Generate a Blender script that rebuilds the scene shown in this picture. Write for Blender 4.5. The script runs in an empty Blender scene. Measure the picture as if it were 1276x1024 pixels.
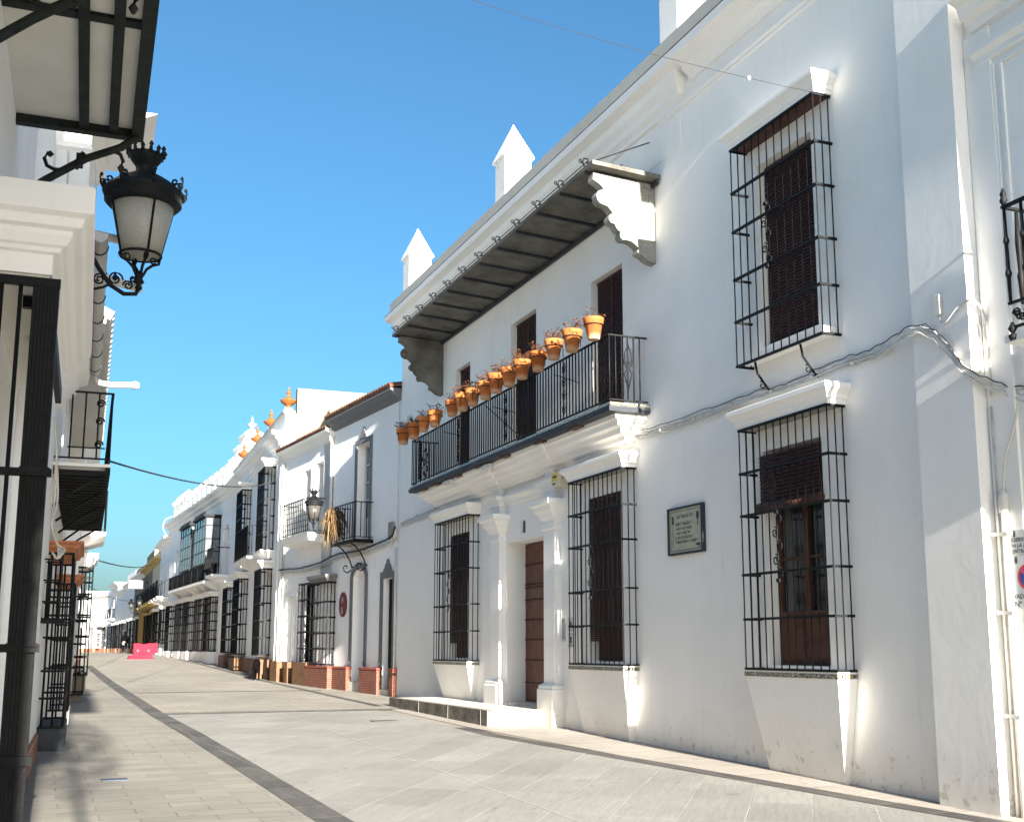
import bpy, math, random
from mathutils import Vector, Matrix
random.seed(7)
R=math.radians; PI=math.pi
sc=bpy.context.scene
C=sc.collection
# heights are measured from the camera's eye (z = 0); the street lies about 1.5 m below it
# ---------------------------------------------------------------- materials
def nt(m):
    m.use_nodes=True; n=m.node_tree; n.nodes.clear(); return n
def N(n,t,**k):
    x=n.nodes.new(t)
    for a,b in k.items():
        if a in x.inputs: x.inputs[a].default_value=b
        else: setattr(x,a,b)
    return x
def L(n,a,b): n.links.new(a,b)
def rgb(c): return (c[0],c[1],c[2],1)
def simple(name,col,rough=.6,metal=0,var=.12,vs=8,bump=.0,bs=40,spec=.22):
    m=bpy.data.materials.new(name); n=nt(m)
    o=N(n,'ShaderNodeOutputMaterial'); p=N(n,'ShaderNodeBsdfPrincipled',Roughness=rough,Metallic=metal)
    p.inputs['Specular IOR Level'].default_value=spec
    L(n,p.outputs[0],o.inputs[0])
    tc=N(n,'ShaderNodeTexCoord'); no=N(n,'ShaderNodeTexNoise',Scale=vs,Detail=6.,Roughness=.65)
    L(n,tc.outputs['Object'],no.inputs['Vector'])
    mr=N(n,'ShaderNodeMapRange'); mr.inputs[3].default_value=1-var; mr.inputs[4].default_value=1+var
    mr.inputs[1].default_value=.3; mr.inputs[2].default_value=.7
    L(n,no.outputs[0],mr.inputs[0])
    mx=N(n,'ShaderNodeVectorMath',operation='SCALE'); mx.inputs[0].default_value=col
    L(n,mr.outputs[0],mx.inputs['Scale']); L(n,mx.outputs[0],p.inputs['Base Color'])
    if bump:
        nb=N(n,'ShaderNodeTexNoise',Scale=bs,Detail=5.); L(n,tc.outputs['Object'],nb.inputs['Vector'])
        b=N(n,'ShaderNodeBump',Strength=bump,Distance=.02); L(n,nb.outputs[0],b.inputs['Height']); L(n,b.outputs[0],p.inputs['Normal'])
    return m
def plaster(name,col,dirt=.5,streak=.3,base=-.7):
    """limewashed render: uneven coats, fine grain, damp and knocks near the street, dust lines"""
    m=bpy.data.materials.new(name); n=nt(m)
    o=N(n,'ShaderNodeOutputMaterial'); p=N(n,'ShaderNodeBsdfPrincipled',Roughness=.92)
    p.inputs['Specular IOR Level'].default_value=.15
    L(n,p.outputs[0],o.inputs[0])
    g=N(n,'ShaderNodeNewGeometry'); tc=N(n,'ShaderNodeTexCoord')
    pos=g.outputs['Position']
    n1=N(n,'ShaderNodeTexNoise',Scale=.55,Detail=5.,Roughness=.6); L(n,pos,n1.inputs['Vector'])
    n2=N(n,'ShaderNodeTexNoise',Scale=14.,Detail=6.,Roughness=.7); L(n,pos,n2.inputs['Vector'])
    # base coat variation
    r1=N(n,'ShaderNodeMapRange'); r1.inputs[1].default_value=.3; r1.inputs[2].default_value=.7; r1.inputs[3].default_value=.93; r1.inputs[4].default_value=1.03
    L(n,n1.outputs[0],r1.inputs[0])
    sc1=N(n,'ShaderNodeVectorMath',operation='SCALE'); sc1.inputs[0].default_value=col; L(n,r1.outputs[0],sc1.inputs['Scale'])
    # vertical drip streaks
    mp=N(n,'ShaderNodeMapping'); mp.inputs['Scale'].default_value=(5,5,.25); L(n,pos,mp.inputs['Vector'])
    n3=N(n,'ShaderNodeTexNoise',Scale=1.6,Detail=5.,Roughness=.75); L(n,mp.outputs[0],n3.inputs['Vector'])
    r3=N(n,'ShaderNodeMapRange'); r3.inputs[1].default_value=.56; r3.inputs[2].default_value=.8; r3.inputs[3].default_value=0; r3.inputs[4].default_value=streak
    L(n,n3.outputs[0],r3.inputs[0])
    mA=N(n,'ShaderNodeMixRGB',blend_type='MIX'); mA.inputs[2].default_value=(.36,.34,.30,1)
    L(n,r3.outputs[0],mA.inputs[0]); L(n,sc1.outputs[0],mA.inputs[1])
    # flaked knocks near the street
    sx=N(n,'ShaderNodeSeparateXYZ'); L(n,pos,sx.inputs[0])
    hz=N(n,'ShaderNodeMapRange'); hz.inputs[1].default_value=base+.5; hz.inputs[2].default_value=base-.6; hz.inputs[3].default_value=0; hz.inputs[4].default_value=1
    L(n,sx.outputs[2],hz.inputs[0])
    n4=N(n,'ShaderNodeTexNoise',Scale=7.,Detail=8.,Roughness=.75); L(n,pos,n4.inputs['Vector'])
    ad=N(n,'ShaderNodeMath',operation='MULTIPLY_ADD'); ad.inputs[1].default_value=.16; L(n,hz.outputs[0],ad.inputs[0]); L(n,n4.outputs[0],ad.inputs[2])
    r4=N(n,'ShaderNodeMapRange'); r4.inputs[1].default_value=.71; r4.inputs[2].default_value=.76; r4.inputs[3].default_value=0; r4.inputs[4].default_value=dirt
    L(n,ad.outputs[0],r4.inputs[0])
    mB=N(n,'ShaderNodeMixRGB'); mB.inputs[2].default_value=(.40,.37,.32,1); L(n,r4.outputs[0],mB.inputs[0]); L(n,mA.outputs[0],mB.inputs[1])
    # splash line just above the paving
    n5=N(n,'ShaderNodeTexNoise',Scale=2.2,Detail=6.); L(n,pos,n5.inputs['Vector'])
    ad2=N(n,'ShaderNodeMath',operation='MULTIPLY_ADD'); ad2.inputs[1].default_value=.9; L(n,n5.outputs[0],ad2.inputs[0]); L(n,hz.outputs[0],ad2.inputs[2])
    r5=N(n,'ShaderNodeMapRange'); r5.inputs[1].default_value=.95; r5.inputs[2].default_value=1.5; r5.inputs[3].default_value=0; r5.inputs[4].default_value=dirt*.55
    L(n,ad2.outputs[0],r5.inputs[0])
    mC=N(n,'ShaderNodeMixRGB'); mC.inputs[2].default_value=(.42,.38,.32,1); L(n,r5.outputs[0],mC.inputs[0]); L(n,mB.outputs[0],mC.inputs[1])
    vp=N(n,'ShaderNodeTexVoronoi',Scale=.35); vp.feature='F1'
    wp=N(n,'ShaderNodeVectorMath',operation='MULTIPLY_ADD'); wp.inputs[1].default_value=(.8,.8,.8); L(n,n2.outputs['Color'],wp.inputs[0]); L(n,pos,wp.inputs[2]); L(n,wp.outputs[0],vp.inputs['Vector'])
    bw_=N(n,'ShaderNodeRGBToBW'); L(n,vp.outputs['Color'],bw_.inputs[0])
    rp=N(n,'ShaderNodeMapRange'); rp.inputs[3].default_value=.955; rp.inputs[4].default_value=1.02; L(n,bw_.outputs[0],rp.inputs[0])
    vc=N(n,'ShaderNodeTexVoronoi',Scale=.55); vc.feature='DISTANCE_TO_EDGE'; L(n,wp.outputs[0],vc.inputs['Vector'])
    rc=N(n,'ShaderNodeMapRange'); rc.inputs[1].default_value=.0; rc.inputs[2].default_value=.004; rc.inputs[3].default_value=.86; rc.inputs[4].default_value=1; L(n,vc.outputs['Distance'],rc.inputs[0])
    mm=N(n,'ShaderNodeMath',operation='MULTIPLY'); L(n,rp.outputs[0],mm.inputs[0]); L(n,rc.outputs[0],mm.inputs[1])
    sf=N(n,'ShaderNodeVectorMath',operation='SCALE'); L(n,mC.outputs[0],sf.inputs[0]); L(n,mm.outputs[0],sf.inputs['Scale'])
    L(n,sf.outputs[0],p.inputs['Base Color'])
    b1=N(n,'ShaderNodeBump',Strength=.09,Distance=.05); L(n,n1.outputs[0],b1.inputs['Height'])
    b2=N(n,'ShaderNodeBump',Strength=.07,Distance=.012); L(n,n2.outputs[0],b2.inputs['Height']); L(n,b1.outputs[0],b2.inputs['Normal'])
    L(n,b2.outputs[0],p.inputs['Normal'])
    return m
def paving(name,c1,c2,joint,bw,bh,rot=0,mort=.012,off=.5,rough=.75,sharp=.5,vein=.18,jdark=True):
    m=bpy.data.materials.new(name); n=nt(m)
    o=N(n,'ShaderNodeOutputMaterial'); p=N(n,'ShaderNodeBsdfPrincipled',Roughness=rough); p.inputs['Specular IOR Level'].default_value=.3
    L(n,p.outputs[0],o.inputs[0])
    g=N(n,'ShaderNodeNewGeometry')
    mp=N(n,'ShaderNodeMapping'); mp.inputs['Rotation'].default_value=(0,0,rot); L(n,g.outputs['Position'],mp.inputs['Vector'])
    # slight wobble so that joints are not ruler-straight
    nw=N(n,'ShaderNodeTexNoise',Scale=1.3,Detail=3.); L(n,g.outputs['Position'],nw.inputs['Vector'])
    wv=N(n,'ShaderNodeVectorMath',operation='MULTIPLY_ADD'); wv.inputs[1].default_value=(.03,.03,0); L(n,nw.outputs['Color'],wv.inputs[0]); L(n,mp.outputs[0],wv.inputs[2])
    br=N(n,'ShaderNodeTexBrick'); br.offset=off
    br.inputs['Scale'].default_value=1; br.inputs['Brick Width'].default_value=bw; br.inputs['Row Height'].default_value=bh
    br.inputs['Mortar Size'].default_value=mort; br.inputs['Mortar Smooth'].default_value=.3; br.inputs['Bias'].default_value=0
    br.inputs['Color1'].default_value=rgb(c1); br.inputs['Color2'].default_value=rgb(c2); br.inputs['Mortar'].default_value=rgb(joint)
    L(n,wv.outputs[0],br.inputs['Vector'])
    # veins in the stone, following the slabs' long side
    m2=N(n,'ShaderNodeMapping'); m2.inputs['Scale'].default_value=(1.2,14,1) if bw>=bh else (9,1.5,1); L(n,mp.outputs[0],m2.inputs['Vector'])
    nv=N(n,'ShaderNodeTexNoise',Scale=1.5,Detail=7.,Roughness=.7); L(n,m2.outputs[0],nv.inputs['Vector'])
    rv=N(n,'ShaderNodeMapRange'); rv.inputs[1].default_value=.3; rv.inputs[2].default_value=.7; rv.inputs[3].default_value=1-vein; rv.inputs[4].default_value=1+vein
    L(n,nv.outputs[0],rv.inputs[0])
    # large worn or dusty patches
    nl=N(n,'ShaderNodeTexNoise',Scale=.45,Detail=5.,Roughness=.6); L(n,g.outputs['Position'],nl.inputs['Vector'])
    rl=N(n,'ShaderNodeMapRange'); rl.inputs[1].default_value=.3; rl.inputs[2].default_value=.7; rl.inputs[3].default_value=.86; rl.inputs[4].default_value=1.1
    L(n,nl.outputs[0],rl.inputs[0])
    mu=N(n,'ShaderNodeMath',operation='MULTIPLY'); L(n,rv.outputs[0],mu.inputs[0]); L(n,rl.outputs[0],mu.inputs[1])
    # joints partly filled
    nj=N(n,'ShaderNodeTexNoise',Scale=1.1,Detail=4.); L(n,g.outputs['Position'],nj.inputs['Vector'])
    br.inputs['Mortar'].default_value=rgb([(a_+b_)/2 for a_,b_ in zip(c1,c2)])
    rj=N(n,'ShaderNodeMapRange'); rj.inputs[1].default_value=.36; rj.inputs[2].default_value=.62; rj.inputs[3].default_value=.12; rj.inputs[4].default_value=1.; L(n,nj.outputs[0],rj.inputs[0])
    fj=N(n,'ShaderNodeMath',operation='MULTIPLY'); L(n,br.outputs['Fac'],fj.inputs[0]); L(n,rj.outputs[0],fj.inputs[1])
    mj=N(n,'ShaderNodeMixRGB'); mj.inputs[2].default_value=rgb(joint); L(n,fj.outputs[0],mj.inputs[0]); L(n,br.outputs['Color'],mj.inputs[1])
    ns=N(n,'ShaderNodeTexNoise',Scale=5.5,Detail=3.,Roughness=.5); L(n,g.outputs['Position'],ns.inputs['Vector'])
    rs=N(n,'ShaderNodeMapRange'); rs.inputs[1].default_value=.70; rs.inputs[2].default_value=.745; rs.inputs[3].default_value=0; rs.inputs[4].default_value=.45; L(n,ns.outputs[0],rs.inputs[0])
    ms=N(n,'ShaderNodeMixRGB'); ms.inputs[2].default_value=rgb([x*.35 for x in c2]); L(n,rs.outputs[0],ms.inputs[0]); L(n,mj.outputs[0],ms.inputs[1])
    s=N(n,'ShaderNodeVectorMath',operation='SCALE'); L(n,ms.outputs[0],s.inputs[0]); L(n,mu.outputs[0],s.inputs['Scale'])
    L(n,s.outputs[0],p.inputs['Base Color'])
    ng=N(n,'ShaderNodeTexNoise',Scale=30.,Detail=5.); L(n,g.outputs['Position'],ng.inputs['Vector'])
    inv=N(n,'ShaderNodeMath',operation='MULTIPLY_ADD'); inv.inputs[1].default_value=-1.; L(n,br.outputs['Fac'],inv.inputs[0]); L(n,ng.outputs[0],inv.inputs[2])
    b=N(n,'ShaderNodeBump',Strength=sharp,Distance=.008); L(n,inv.outputs[0],b.inputs['Height']); L(n,b.outputs[0],p.inputs['Normal'])
    rr=N(n,'ShaderNodeMapRange'); rr.inputs[3].default_value=rough-.15; rr.inputs[4].default_value=min(1,rough+.15); L(n,nl.outputs[0],rr.inputs[0]); L(n,rr.outputs[0],p.inputs['Roughness'])
    return m
def brickmat(name,c1,c2,joint,bw=.25,bh=.06,mort=.008):
    m=bpy.data.materials.new(name); n=nt(m)
    o=N(n,'ShaderNodeOutputMaterial'); p=N(n,'ShaderNodeBsdfPrincipled',Roughness=.7); L(n,p.outputs[0],o.inputs[0])
    tc=N(n,'ShaderNodeTexCoord'); sx=N(n,'ShaderNodeSeparateXYZ'); L(n,tc.outputs['Object'],sx.inputs[0])
    ad=N(n,'ShaderNodeMath',operation='ADD'); L(n,sx.outputs[0],ad.inputs[0]); L(n,sx.outputs[1],ad.inputs[1])
    cb=N(n,'ShaderNodeCombineXYZ'); L(n,ad.outputs[0],cb.inputs[0]); L(n,sx.outputs[2],cb.inputs[1])
    br=N(n,'ShaderNodeTexBrick'); br.inputs['Scale'].default_value=1; br.inputs['Brick Width'].default_value=bw; br.inputs['Row Height'].default_value=bh
    br.inputs['Mortar Size'].default_value=mort; br.inputs['Color1'].default_value=rgb(c1); br.inputs['Color2'].default_value=rgb(c2); br.inputs['Mortar'].default_value=rgb(joint)
    L(n,cb.outputs[0],br.inputs['Vector'])
    no=N(n,'ShaderNodeTexNoise',Scale=6.,Detail=6.); L(n,tc.outputs['Object'],no.inputs['Vector'])
    mr=N(n,'ShaderNodeMapRange'); mr.inputs[1].default_value=.3; mr.inputs[2].default_value=.7; mr.inputs[3].default_value=.75; mr.inputs[4].default_value=1.2; L(n,no.outputs[0],mr.inputs[0])
    s=N(n,'ShaderNodeVectorMath',operation='SCALE'); L(n,br.outputs['Color'],s.inputs[0]); L(n,mr.outputs[0],s.inputs['Scale']); L(n,s.outputs[0],p.inputs['Base Color'])
    b=N(n,'ShaderNodeBump',Strength=.4,Distance=.01,invert=True); L(n,br.outputs['Fac'],b.inputs['Height']); L(n,b.outputs[0],p.inputs['Normal'])
    return m
def tileband(name):
    m=bpy.data.materials.new(name); n=nt(m)
    o=N(n,'ShaderNodeOutputMaterial'); p=N(n,'ShaderNodeBsdfPrincipled',Roughness=.25); L(n,p.outputs[0],o.inputs[0])
    g=N(n,'ShaderNodeNewGeometry'); v=N(n,'ShaderNodeTexVoronoi',Scale=26.); L(n,g.outputs['Position'],v.inputs['Vector'])
    cr=N(n,'ShaderNodeValToRGB'); cr.color_ramp.interpolation='CONSTANT'
    e=cr.color_ramp.elements; e[0].position=0; e[0].color=(.035,.04,.055,1); e[1].position=.42; e[1].color=(.45,.44,.38,1)
    x=e.new(.55); x.color=(.06,.07,.06,1); x=e.new(.72); x.color=(.30,.22,.08,1)
    L(n,v.outputs['Distance'],cr.inputs[0]); L(n,cr.outputs[0],p.inputs['Base Color'])
    return m
def frosted(name,col):
    m=bpy.data.materials.new(name); n=nt(m)
    o=N(n,'ShaderNodeOutputMaterial'); p=N(n,'ShaderNodeBsdfPrincipled',Roughness=.35)
    p.inputs['Base Color'].default_value=rgb(col); 
    tr=N(n,'ShaderNodeBsdfTranslucent'); tr.inputs[0].default_value=rgb(col)
    mx=N(n,'ShaderNodeMixShader'); mx.inputs[0].default_value=.35; L(n,p.outputs[0],mx.inputs[1]); L(n,tr.outputs[0],mx.inputs[2]); L(n,mx.outputs[0],o.inputs[0])
    tc=N(n,'ShaderNodeTexCoord'); no=N(n,'ShaderNodeTexVoronoi',Scale=90.); L(n,tc.outputs['Object'],no.inputs['Vector'])
    b=N(n,'ShaderNodeBump',Strength=.5,Distance=.004); L(n,no.outputs['Distance'],b.inputs['Height']); L(n,b.outputs[0],p.inputs['Normal'])
    n2=N(n,'ShaderNodeTexNoise',Scale=60.,Detail=3.,Roughness=.8); L(n,tc.outputs['Object'],n2.inputs['Vector'])
    mr=N(n,'ShaderNodeMapRange'); mr.inputs[1].default_value=.3; mr.inputs[2].default_value=.7; mr.inputs[3].default_value=.7; mr.inputs[4].default_value=1.15; L(n,n2.outputs[0],mr.inputs[0])
    s=N(n,'ShaderNodeVectorMath',operation='SCALE'); s.inputs[0].default_value=col; L(n,mr.outputs[0],s.inputs['Scale']); L(n,s.outputs[0],p.inputs['Base Color'])
    return m
def glass(name,col=(.02,.025,.03)):
    return simple(name,col,rough=.06,var=.3,vs=3,spec=.8)
M={}
M['white']=plaster('white_limewash',(.90,.885,.85),dirt=.55,streak=.16)
M['white_b']=plaster('white_limewash_street',(.88,.875,.86),dirt=.3,streak=.15)
M['white_clean']=plaster('white_paint_trim',(.89,.875,.84),dirt=.25,streak=.10)
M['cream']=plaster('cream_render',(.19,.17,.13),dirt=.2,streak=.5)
M['grey_old']=plaster('weathered_cornice',(.50,.49,.45),dirt=.2,streak=.75)
M['greytrim']=simple('grey_trim_paint',(.16,.165,.175),.8,var=.1)
M['iron']=simple('black_iron',(.009,.010,.011),.55,.0,var=.4,vs=20,bump=.08,bs=60,spec=.12)
M['greeniron']=simple('old_green_black_iron',(.014,.018,.016),.6,.0,var=.5,vs=12,bump=.15,bs=50,spec=.15)
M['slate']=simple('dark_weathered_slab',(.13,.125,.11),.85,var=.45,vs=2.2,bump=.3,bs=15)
M['stonegrey']=simple('mossy_grey_stone',(.27,.265,.24),.9,var=.3,vs=5,bump=.5,bs=25)
M['darkstone']=simple('brown_step_stone',(.17,.155,.13),.7,var=.6,vs=3.5,bump=.2,bs=20)
M['palestone']=simple('pale_step_stone',(.52,.49,.43),.8,var=.15,vs=5,bump=.2)
M['wood']=simple('dark_brown_wood',(.085,.035,.022),.55,var=.35,vs=9,bump=.2)
M['doorwood']=simple('studded_brown_door',(.125,.055,.036),.55,var=.3,vs=6,bump=.2)
M['blind']=simple('brown_esparto_blind',(.050,.026,.022),.8,var=.25,vs=30)
M['blindred']=simple('maroon_slat_blind',(.055,.024,.020),.6,var=.25,vs=25)
M['terracotta']=simple('terracotta',(.40,.125,.034),.85,var=.3,vs=11,bump=.25,bs=50)
M['ceramic']=simple('orange_ceramic',(.22,.075,.02),.4,var=.2,vs=20)
M['greyceramic']=simple('grey_ceramic',(.25,.27,.30),.4,var=.2,vs=20)
M['soil']=simple('dry_soil',(.10,.06,.035),1,var=.3)
M['twig']=simple('dry_twigs',(.06,.03,.018),.9,var=.4,vs=30)
M['deadleaf']=simple('dead_red_leaves',(.13,.05,.022),.8,var=.45,vs=25)
M['palm']=simple('dried_palm_frond',(.15,.095,.045),.8,var=.4,vs=8)
M['cable']=simple('grey_white_cable',(.60,.59,.56),.6,var=.2)
M['darkcable']=simple('dark_cable',(.03,.03,.035),.6,var=.2)
M['pvc']=simple('white_plastic_pipe',(.62,.61,.57),.45,var=.05)
M['gutter']=simple('zinc_gutter',(.42,.42,.40),.6,.1,var=.12,vs=4)
M['rooftile']=simple('old_clay_roof_tiles',(.17,.085,.055),.9,var=.45,vs=5,bump=.3)
M['redbrick']=brickmat('red_brick_plinth',(.105,.026,.014),(.14,.038,.02),(.22,.11,.075),.24,.055,.006)
M['redcap']=simple('glazed_red_coping',(.22,.05,.035),.35,var=.15)
M['yellowstone']=brickmat('ochre_tile_plinth',(.13,.062,.022),(.10,.046,.016),(.10,.07,.04),.3,.2,.006)
M['brownplinth']=simple('brown_plinth',(.10,.05,.04),.6,var=.3)
M['orangetile']=brickmat('orange_tile_plinth',(.28,.10,.045),(.22,.075,.035),(.4,.3,.22),.2,.2,.008)
M['orangehood']=simple('orange_brick_hood',(.44,.18,.09),.8,var=.2,vs=9,bump=.3)
M['charcoal']=simple('charcoal_plinth',(.035,.04,.05),.6,var=.3,vs=4,bump=.2)
M['tile']=tileband('patterned_tile_band')
M['plaque']=simple('glazed_plaque_tiles',(.40,.41,.31),.35,var=.12,vs=12)
M['ink']=simple('dark_lettering',(.035,.045,.05),.5,var=.1)
M['glass']=glass('dark_window_glass'); M['black']=simple('black_interior',(.008,.008,.008),.9,var=.2)
M['greyglass']=glass('reflecting_old_glass',(.12,.14,.155))
M['lampglass']=frosted('frosted_lamp_glass',(.50,.48,.41))
M['lampglass_sun']=frosted('frosted_lamp_glass_sunlit',(.10,.097,.088)); M['signwhite']=simple('white_sign_enamel',(.55,.57,.57),.4,var=.04); M['maroon']=simple('maroon_sign',(.16,.02,.035),.4,var=.1)  # sunlit lanterns use a copy of the frosted glass, colour darkened against direct sun
M['red']=simple('sign_red',(.6,.05,.06),.4,var=.05); M['blue']=simple('sign_blue',(.04,.06,.3),.4,var=.05)
M['pink']=simple('faded_red_plastic_barrier',(.30,.018,.034),.85,var=.15,vs=4,spec=.04)
M['yellow']=simple('yellow_sticker',(.75,.55,.03),.4,var=.05); M['boxcream']=simple('cream_alarm_box',(.66,.60,.47),.5,var=.06)
M['ochre']=plaster('ochre_paint',(.40,.26,.09),dirt=.2,streak=.3)
M['yellowtrim']=plaster('yellow_trim_paint',(.52,.38,.15),dirt=.1,streak=.2)
M['beige']=plaster('beige_render',(.68,.60,.46),dirt=.2,streak=.3)
M['skin']=simple('skin',(.10,.05,.035),.8,var=.05,spec=.1); M['blackcloth']=simple('black_jacket',(.004,.004,.005),.95,var=.2,spec=.03)
M['whitecloth']=simple('white_shorts',(.22,.22,.21),.9,var=.05); M['darkred']=simple('dark_red_trousers',(.03,.004,.004),.95,var=.1,spec=.05)
M['hair']=simple('dark_hair',(.005,.004,.003),.9,var=.2,spec=.05); M['fur']=simple('black_fur',(.004,.003,.0035),.95,var=.4,vs=30,bump=.3,bs=80,spec=.03)
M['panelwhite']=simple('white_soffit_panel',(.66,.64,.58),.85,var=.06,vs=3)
M['steel']=simple('steel_cover',(.075,.09,.12),.8,.0,var=.3,spec=.05)
# ---------------------------------------------------------------- mesh builder
class MB:
    def __init__(s): s.v=[]; s.f=[]; s.sm=[]
    def face(s,*i,sm=False): s.f.append(tuple(i)); s.sm.append(sm)
    def add(s,vs): k=len(s.v); s.v+= [tuple(map(float,q)) for q in vs]; return k
    def box(s,x0,x1,y0,y1,z0,z1):
        return s.hexa([(x0,y0,z0),(x1,y0,z0),(x1,y1,z0),(x0,y1,z0),(x0,y0,z1),(x1,y0,z1),(x1,y1,z1),(x0,y1,z1)])
    def hexa(s,p):
        k=s.add(p)
        for q in ((0,3,2,1),(4,5,6,7),(0,1,5,4),(1,2,6,5),(2,3,7,6),(3,0,4,7)): s.face(*[k+i for i in q])
        return s
    def tube(s,pts,r,n=6,r1=None,sm=True):
        P=[Vector(p) for p in pts]; m=len(P)
        if m<2: return s
        up=None; rings=[]
        for i in range(m):
            t=(P[min(i+1,m-1)]-P[max(i-1,0)])
            if t.length<1e-9: t=Vector((0,0,1))
            t.normalize()
            if up is None:
                up=Vector((0,0,1)) if abs(t.z)<.9 else Vector((1,0,0))
            a=t.cross(up)
            if a.length<1e-6: a=t.cross(Vector((0,1,0)))
            a.normalize(); b=t.cross(a).normalized(); up=-b if False else up
            rr=r if r1 is None else r+(r1-r)*i/(m-1)
            k=s.add([P[i]+a*rr*math.cos(2*PI*j/n+PI/4)+b*rr*math.sin(2*PI*j/n+PI/4) for j in range(n)]); rings.append(k)
        for i in range(m-1):
            for j in range(n):
                s.face(rings[i]+j,rings[i]+(j+1)%n,rings[i+1]+(j+1)%n,rings[i+1]+j,sm=sm and n>4)
        s.face(*[rings[0]+j for j in range(n)][::-1]); s.face(*[rings[-1]+j for j in range(n)])
        return s
    def bar(s,a,b,r,n=4): return s.tube([a,b],r,n)
    def lathe(s,prof,c=(0,0,0),n=20,sm=True):
        rings=[]
        for r,z in prof: rings.append(s.add([(c[0]+r*math.cos(2*PI*j/n),c[1]+r*math.sin(2*PI*j/n),c[2]+z) for j in range(n)]))
        for i in range(len(rings)-1):
            for j in range(n): s.face(rings[i]+j,rings[i]+(j+1)%n,rings[i+1]+(j+1)%n,rings[i+1]+j,sm=sm)
        s.face(*[rings[0]+j for j in range(n)][::-1]); s.face(*[rings[-1]+j for j in range(n)])
        return s
    def prism(s,poly,axis,a,b):
        """poly in the plane across axis; axis x:(y,z) y:(x,z) z:(x,y)"""
        def P(u,v,w): return {'x':(w,u,v),'y':(u,w,v),'z':(u,v,w)}[axis]
        n=len(poly); k=s.add([P(u,v,a) for u,v in poly]); q=s.add([P(u,v,b) for u,v in poly])
        s.face(*[k+i for i in range(n)][::-1]); s.face(*[q+i for i in range(n)])
        for i in range(n): s.face(k+i,k+(i+1)%n,q+(i+1)%n,q+i)
        return s
    def mould(s,prof,x0,x1,e0=True,e1=True,back=0.,grow=None):
        """moulding: prof [(d,z)] from bottom to top, returned (mitred) at its ends"""
        dm=min(p[0] for p in prof) if grow is None else grow
        rings=[]
        for d,z in prof:
            a=x0-(d-dm if e0 else 0); b=x1+(d-dm if e1 else 0)
            rings.append(s.add([(a,back,z),(a,d,z),(b,d,z),(b,back,z)]))
        for i in range(len(rings)-1):
            for j in range(3): s.face(rings[i]+j,rings[i]+j+1,rings[i+1]+j+1,rings[i+1]+j)
        s.face(*[rings[0]+j for j in range(4)][::-1]); s.face(*[rings[-1]+j for j in range(4)])
        return s
    def scroll(s,c,r,a0,turns,plane='xz',rad=.006,y=0,n=18,shrink=.25,sign=1):
        pts=[]
        for i in range(n+1):
            t=i/n; a=a0+sign*turns*2*PI*t; rr=r*(1-(1-shrink)*t)
            u=c[0]+rr*math.cos(a); w=c[1]+rr*math.sin(a)
            pts.append((u,y,w) if plane=='xz' else ((y,u,w) if plane=='yz' else (u,w,y)))
        return s.tube(pts,rad,5)
# ---------------------------------------------------------------- things
class Frame:
    def __init__(s,a,b,sg=1):
        s.a=Vector((a[0],a[1],0)); t=Vector((b[0]-a[0],b[1]-a[1],0)); s.len=t.length; s.t=t.normalized(); s.sg=sg
        s.n=Vector((-s.t.y,s.t.x,0))*sg
        s.rot=math.atan2(s.t.y,s.t.x) if sg>0 else math.atan2(-s.t.y,-s.t.x)
    def w(s,u,d,z): return s.a+s.t*u+s.n*d+Vector((0,0,z))
FR=[None,Frame((8,0),(8,27)),Frame((8,27),(7,36.6)),Frame((7,36.6),(7.53,50.6)),Frame((7.53,50.6),(6.92,69)),Frame((6.92,69),(7.5,92)),Frame((7.5,92),(7.3,130)),Frame((7.3,130),(-8,168))]
LA=math.atan(.038)
FL=Frame((-.5,0),(-.5+.038*20,20),-1)
class Th:
    """a thing: an Empty at its base; parts are built in (s, d, z) of its facade"""
    def __init__(t,name,label,cat,fr=None,s0=0,z0=0,group=None,d0=0,world=None,rot=0):
        o=bpy.data.objects.new(name,None); C.objects.link(o); o.empty_display_size=.2
        t.o=o; t.s0=s0; t.z0=z0; t.d0=d0; t.sg=fr.sg if fr else 1
        if fr: o.location=fr.w(s0,d0,z0); o.rotation_euler=(0,0,fr.rot)
        else: o.location=world; o.rotation_euler=(0,0,rot)
        o['label']=label; o['category']=cat
        if group: o['group']=group
    def part(t,name,mb,mat,parent=None,label=None,bevel=0,world=False):
        ob=mk(name,mb,mat,(lambda q:(t.sg*(q[0]-t.s0),q[1]-t.d0,q[2]-t.z0)),t.sg<0)
        ob.parent=parent or t.o
        if label: ob['label']=label
        if bevel:
            b=ob.modifiers.new('bevel','BEVEL'); b.width=bevel; b.segments=2; b.limit_method='ANGLE'; b.angle_limit=R(40)
        return ob
def mk(name,mb,mat,fn=None,flip=False):
    me=bpy.data.meshes.new(name)
    v=[fn(q) for q in mb.v] if fn else mb.v
    f=[tuple(reversed(q)) for q in mb.f] if flip else mb.f
    me.from_pydata(v,[],f); me.update()
    for i,p in enumerate(me.polygons): p.use_smooth=mb.sm[i]
    me.materials.append(mat if not isinstance(mat,str) else M[mat])
    ob=bpy.data.objects.new(name,me); C.objects.link(ob); return ob
def single(name,label,cat,mb,mat,loc=(0,0,0),rot=0,group=None):
    """a thing that is one mesh; mb in local coordinates"""
    o=mk(name,mb,mat); o.location=loc; o.rotation_euler=(0,0,rot); o['label']=label; o['category']=cat
    if group: o['group']=group
    return o
def structure(name,mb,mat):
    o=mk(name,mb,mat); o['kind']='structure'; return o
def copytree(o,parent=None):
    c=o.copy(); C.objects.link(c)
    if parent: c.parent=parent
    for ch in [x for x in SC_CH.get(o,[])]: copytree(ch,c)
    return c
SC_CH={}
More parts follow.
